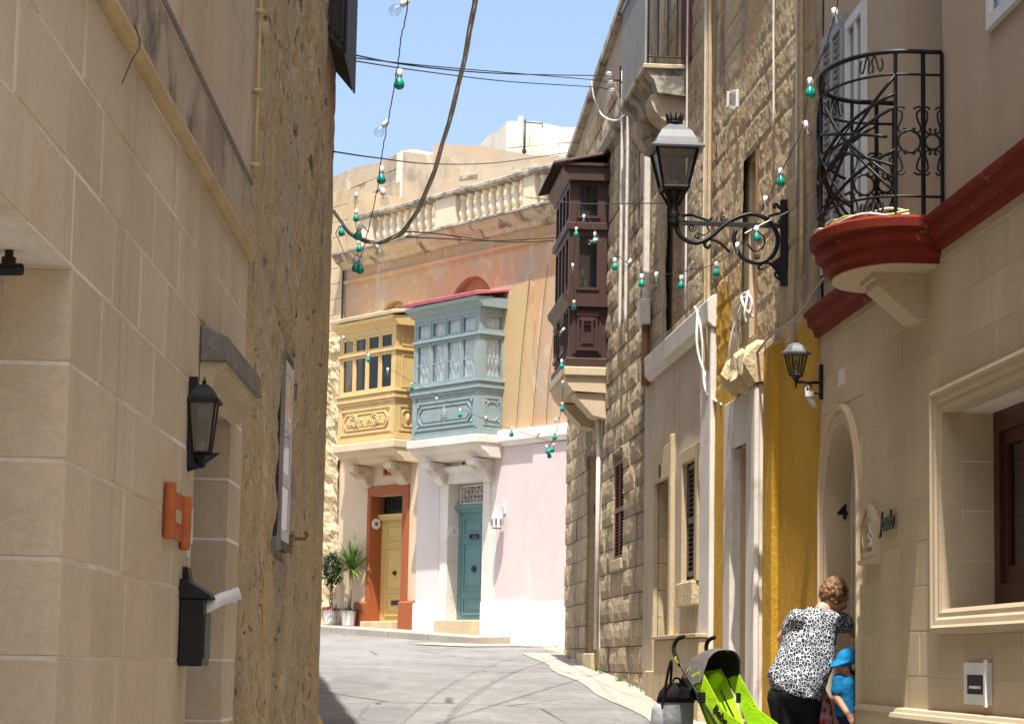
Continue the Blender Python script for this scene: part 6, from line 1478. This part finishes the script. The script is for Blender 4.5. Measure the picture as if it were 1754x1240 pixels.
# ================================================================== stroller and backpack
YS = 15.6; bs_ = at(1252, 1150, YS); bs_.z = gz(YS)+.004
fdir = Vector((.66, -.75)).normalized()
ang = math.atan2(fdir.y, fdir.x)
stn = thing('stroller', 'lime green folding stroller with grey and black canopy on the street', 'stroller', loc=bs_, rot=ang); stn.scale = (.88, .88, .90)
m_lime = cloth('lime_fabric', (.33, .56, .012)); m_greyf = cloth('grey_fabric', (.12, .105, .10)); m_blackf = cloth('black_fabric', (.012, .011, .012))
for sg in (-1, 1):
    yw_ = sg*.21
    MB().tube([(-.36, yw_, 1.00), (-.30, yw_, .90), (.40, yw_, .13)], .011, 8).build('frame_tube', m_irongrey, stn, smooth=True)
    MB().tube([(.10, yw_*1.03, .50), (-.40, yw_*1.03, .13)], .011, 8).build('rear_leg', m_irongrey, stn, smooth=True)
    MB().tube(spline([(-.33, yw_, .93), (-.40, yw_*.9, 1.0), (-.43, yw_*.85, 1.06), (-.40, yw_*.82, 1.12), (-.33, yw_*.8, 1.145)], 5), .016, 10).build('handle_grip', m_blackf, stn, smooth=True)
    MB().tube([(-.338, yw_*.98, .94), (-.385, yw_*.93, .985)], .0175, 10).build('grip_stripe', m_lime, stn, smooth=True)
    MB().box(-.13, -.07, yw_-.02, yw_+.02, .66, .74).build('hinge', m_blackf, stn, bevel=.006)
    for wx in (.40, -.40):
        wh = MB().lathe([(.035, -.018), (.072, -.016), (.078, 0), (.072, .016), (.035, .018)], n=20, M=Matrix.Rotation(R(90), 3, 'X')).build('wheel', m_blackf, stn, loc=(wx, yw_*1.03, .080), smooth=False)
        MB().lathe([(.012, -.024), (.04, -.021), (.04, .021), (.012, .024)], n=12, M=Matrix.Rotation(R(90), 3, 'X')).build('hub', m_greyf, wh)
    # lime side panel
    MB().poly([(-.22, .86), (-.12, .90), (.10, .62), (.30, .52), (.32, .44), (.05, .42)], yw_*.93-.004, yw_*.93+.004).build('side_panel', m_lime, stn)
sb = MB(); prof_ = [(-.26, .92), (-.20, .80), (-.10, .62), (-.02, .48), (.06, .44), (.28, .47), (.33, .42), (.36, .22)]
for i, (x, z) in enumerate(prof_):
    for j in range(9):
        y_ = -.19+.38*j/8; sg = .035*(1-(j/4-1)**2); d_ = (-.5*sg, -sg*.8)
        sb.v += [(x+d_[0], y_, z+d_[1]), (x+d_[0]-.02, y_, z+d_[1]-.015)]
nj = 9
for i in range(len(prof_)-1):
    for j in range(nj-1):
        a = (i*nj+j)*2; b = a+2; c = a+nj*2; d_ = c+2; sb.f += [(a, b, d_, c), (a+1, c+1, d_+1, b+1)]
sb.build('seat', m_lime, stn, smooth=True)
MB().poly([(.0, 0), (.14, 0), (.15, .11), (.07, .16), (-.01, .11)], -.02, .02).build('head_cushion', m_lime, stn, loc=(-.22, -.07, .76), rot=(R(35), 0, R(90)), bevel=.012)
for sg in (-1, 1): MB().tube(spline([(-.15, sg*.05, .75), (-.05, sg*.055, .60), (.02, sg*.06, .50), (.05, sg*.03, .49)], 4), .010, 4).build('strap', m_blackf, stn)
MB().box(-.02, .02, -.03, .03, 0, .07).build('care_label', m_porc, stn, loc=(-.075, -.10, .60), rot=(0, R(-35), 0))
def can(a0, a1, nm, mat, Rr=.315, wd=.215, cx=-.13, cz=.70, na=12):
    m = MB(); ny = 10; th = .006
    for sh in (0, 1):
        for i in range(na+1):
            a = R(a0+(a1-a0)*i/na)
            for j in range(ny+1):
                s = -1+2*j/ny; prof = (1-abs(s)**3.2)**.5; rr_ = (Rr-sh*th)*(.30+.70*prof); y_ = wd*s*(1-.02*sh)
                m.v.append((cx+rr_*math.cos(a), y_, cz+rr_*math.sin(a)*1.12))
    n1 = (na+1)*(ny+1)
    for i in range(na):
        for j in range(ny):
            a = i*(ny+1)+j; q = (a, a+1, a+ny+2, a+ny+1); m.f += [q, tuple(n1+x for x in reversed(q))]
    for i in (0, na):
        for j in range(ny): a = i*(ny+1)+j; m.f.append((a, a+1, n1+a+1, n1+a))
    return m.build(nm, mat, stn, smooth=True)
can(76, 90, 'canopy_brim', m_greyf, .322, .222); can(90, 150, 'canopy', m_greyf); can(78, 149, 'canopy_lining', m_blackf, .306, .210); can(150, 185, 'rear_canopy', m_blackf)
text_mesh('lettering', 'Bebe', .085, m_blackf, stn, (.085, -.203, .575), (R(90), R(40), 0), .002, bold=.002)
MB().tube([(-.40, -.216, .13), (-.40, .216, .13)], .009, 8).build('rear_axle', m_irongrey, stn); MB().tube([(.28, -.20, .46), (.28, .20, .46)], .012, 8).build('front_bar', m_blackf, stn)
# grey backpack hung from the handles
Mz = Matrix.Rotation(ang, 3, 'Z')
bp_ = thing('backpack', 'grey and black backpack hanging behind the lime green stroller', 'backpack', loc=bs_+Mz @ Vector((-.42, -.10, .36)), rot=ang); bp_.scale = (.85, .85, .9)
pkm = MB(); pkm.loft([[Vector((cx_+rx*(abs(math.cos(q))**.6)*(1 if math.cos(q) > 0 else -1), ry*(abs(math.sin(q))**.6)*(1 if math.sin(q) > 0 else -1), z)) for q in [2*math.pi*i/28 for i in range(28)]] for cx_, rx, ry, z in ((0, .06, .10, 0), (0, .095, .145, .03), (0, .105, .155, .14), (.01, .10, .15, .25), (.02, .085, .135, .33), (.03, .055, .10, .38), (.03, .02, .04, .395))])
pko = pkm.build('bag_body', cloth('silver_grey_fabric', (.25, .255, .27), .7), bp_, smooth=True)
MB().loft([[Vector((cx_+rx*(abs(math.cos(q))**.6)*(1 if math.cos(q) > 0 else -1), ry*(abs(math.sin(q))**.6)*(1 if math.sin(q) > 0 else -1), z)) for q in [2*math.pi*i/28 for i in range(28)]] for cx_, rx, ry, z in ((.008, .106, .158, .255), (.02, .094, .145, .33), (.03, .064, .11, .385), (.03, .02, .04, .402))]).build('top_flap', m_blackf, bp_, smooth=True)
pq = MB(); pq.loft([[Vector((rx*(abs(math.cos(q))**.6)*(1 if math.cos(q) > 0 else -1), ry*(abs(math.sin(q))**.6)*(1 if math.sin(q) > 0 else -1), z)) for q in [2*math.pi*i/24 for i in range(24)]] for rx, ry, z in ((.05, .09, 0), (.07, .13, .02), (.075, .14, .12), (.07, .13, .20), (.05, .11, .245), (.01, .03, .255))])
pq.build('front_pocket', cloth('pale_grey_fabric', (.30, .305, .32), .7), bp_, loc=(-.04, -.05, .0), smooth=True)
for sg in (-1, 1): MB().tube(spline([(.02, sg*.07, .37), (.08, sg*.12, .50), (.11, sg*.16, .56), (.06, sg*.16, .40), (-.02, sg*.14, .10)], 5), .012, 5).build('shoulder_strap', m_blackf, bp_, smooth=True)
MB().tube(spline([(.02, -.04, .385), (.02, -.03, .43), (.02, .03, .43), (.02, .04, .385)], 5), .009, 6).build('grab_loop', m_blackf, bp_, smooth=True)
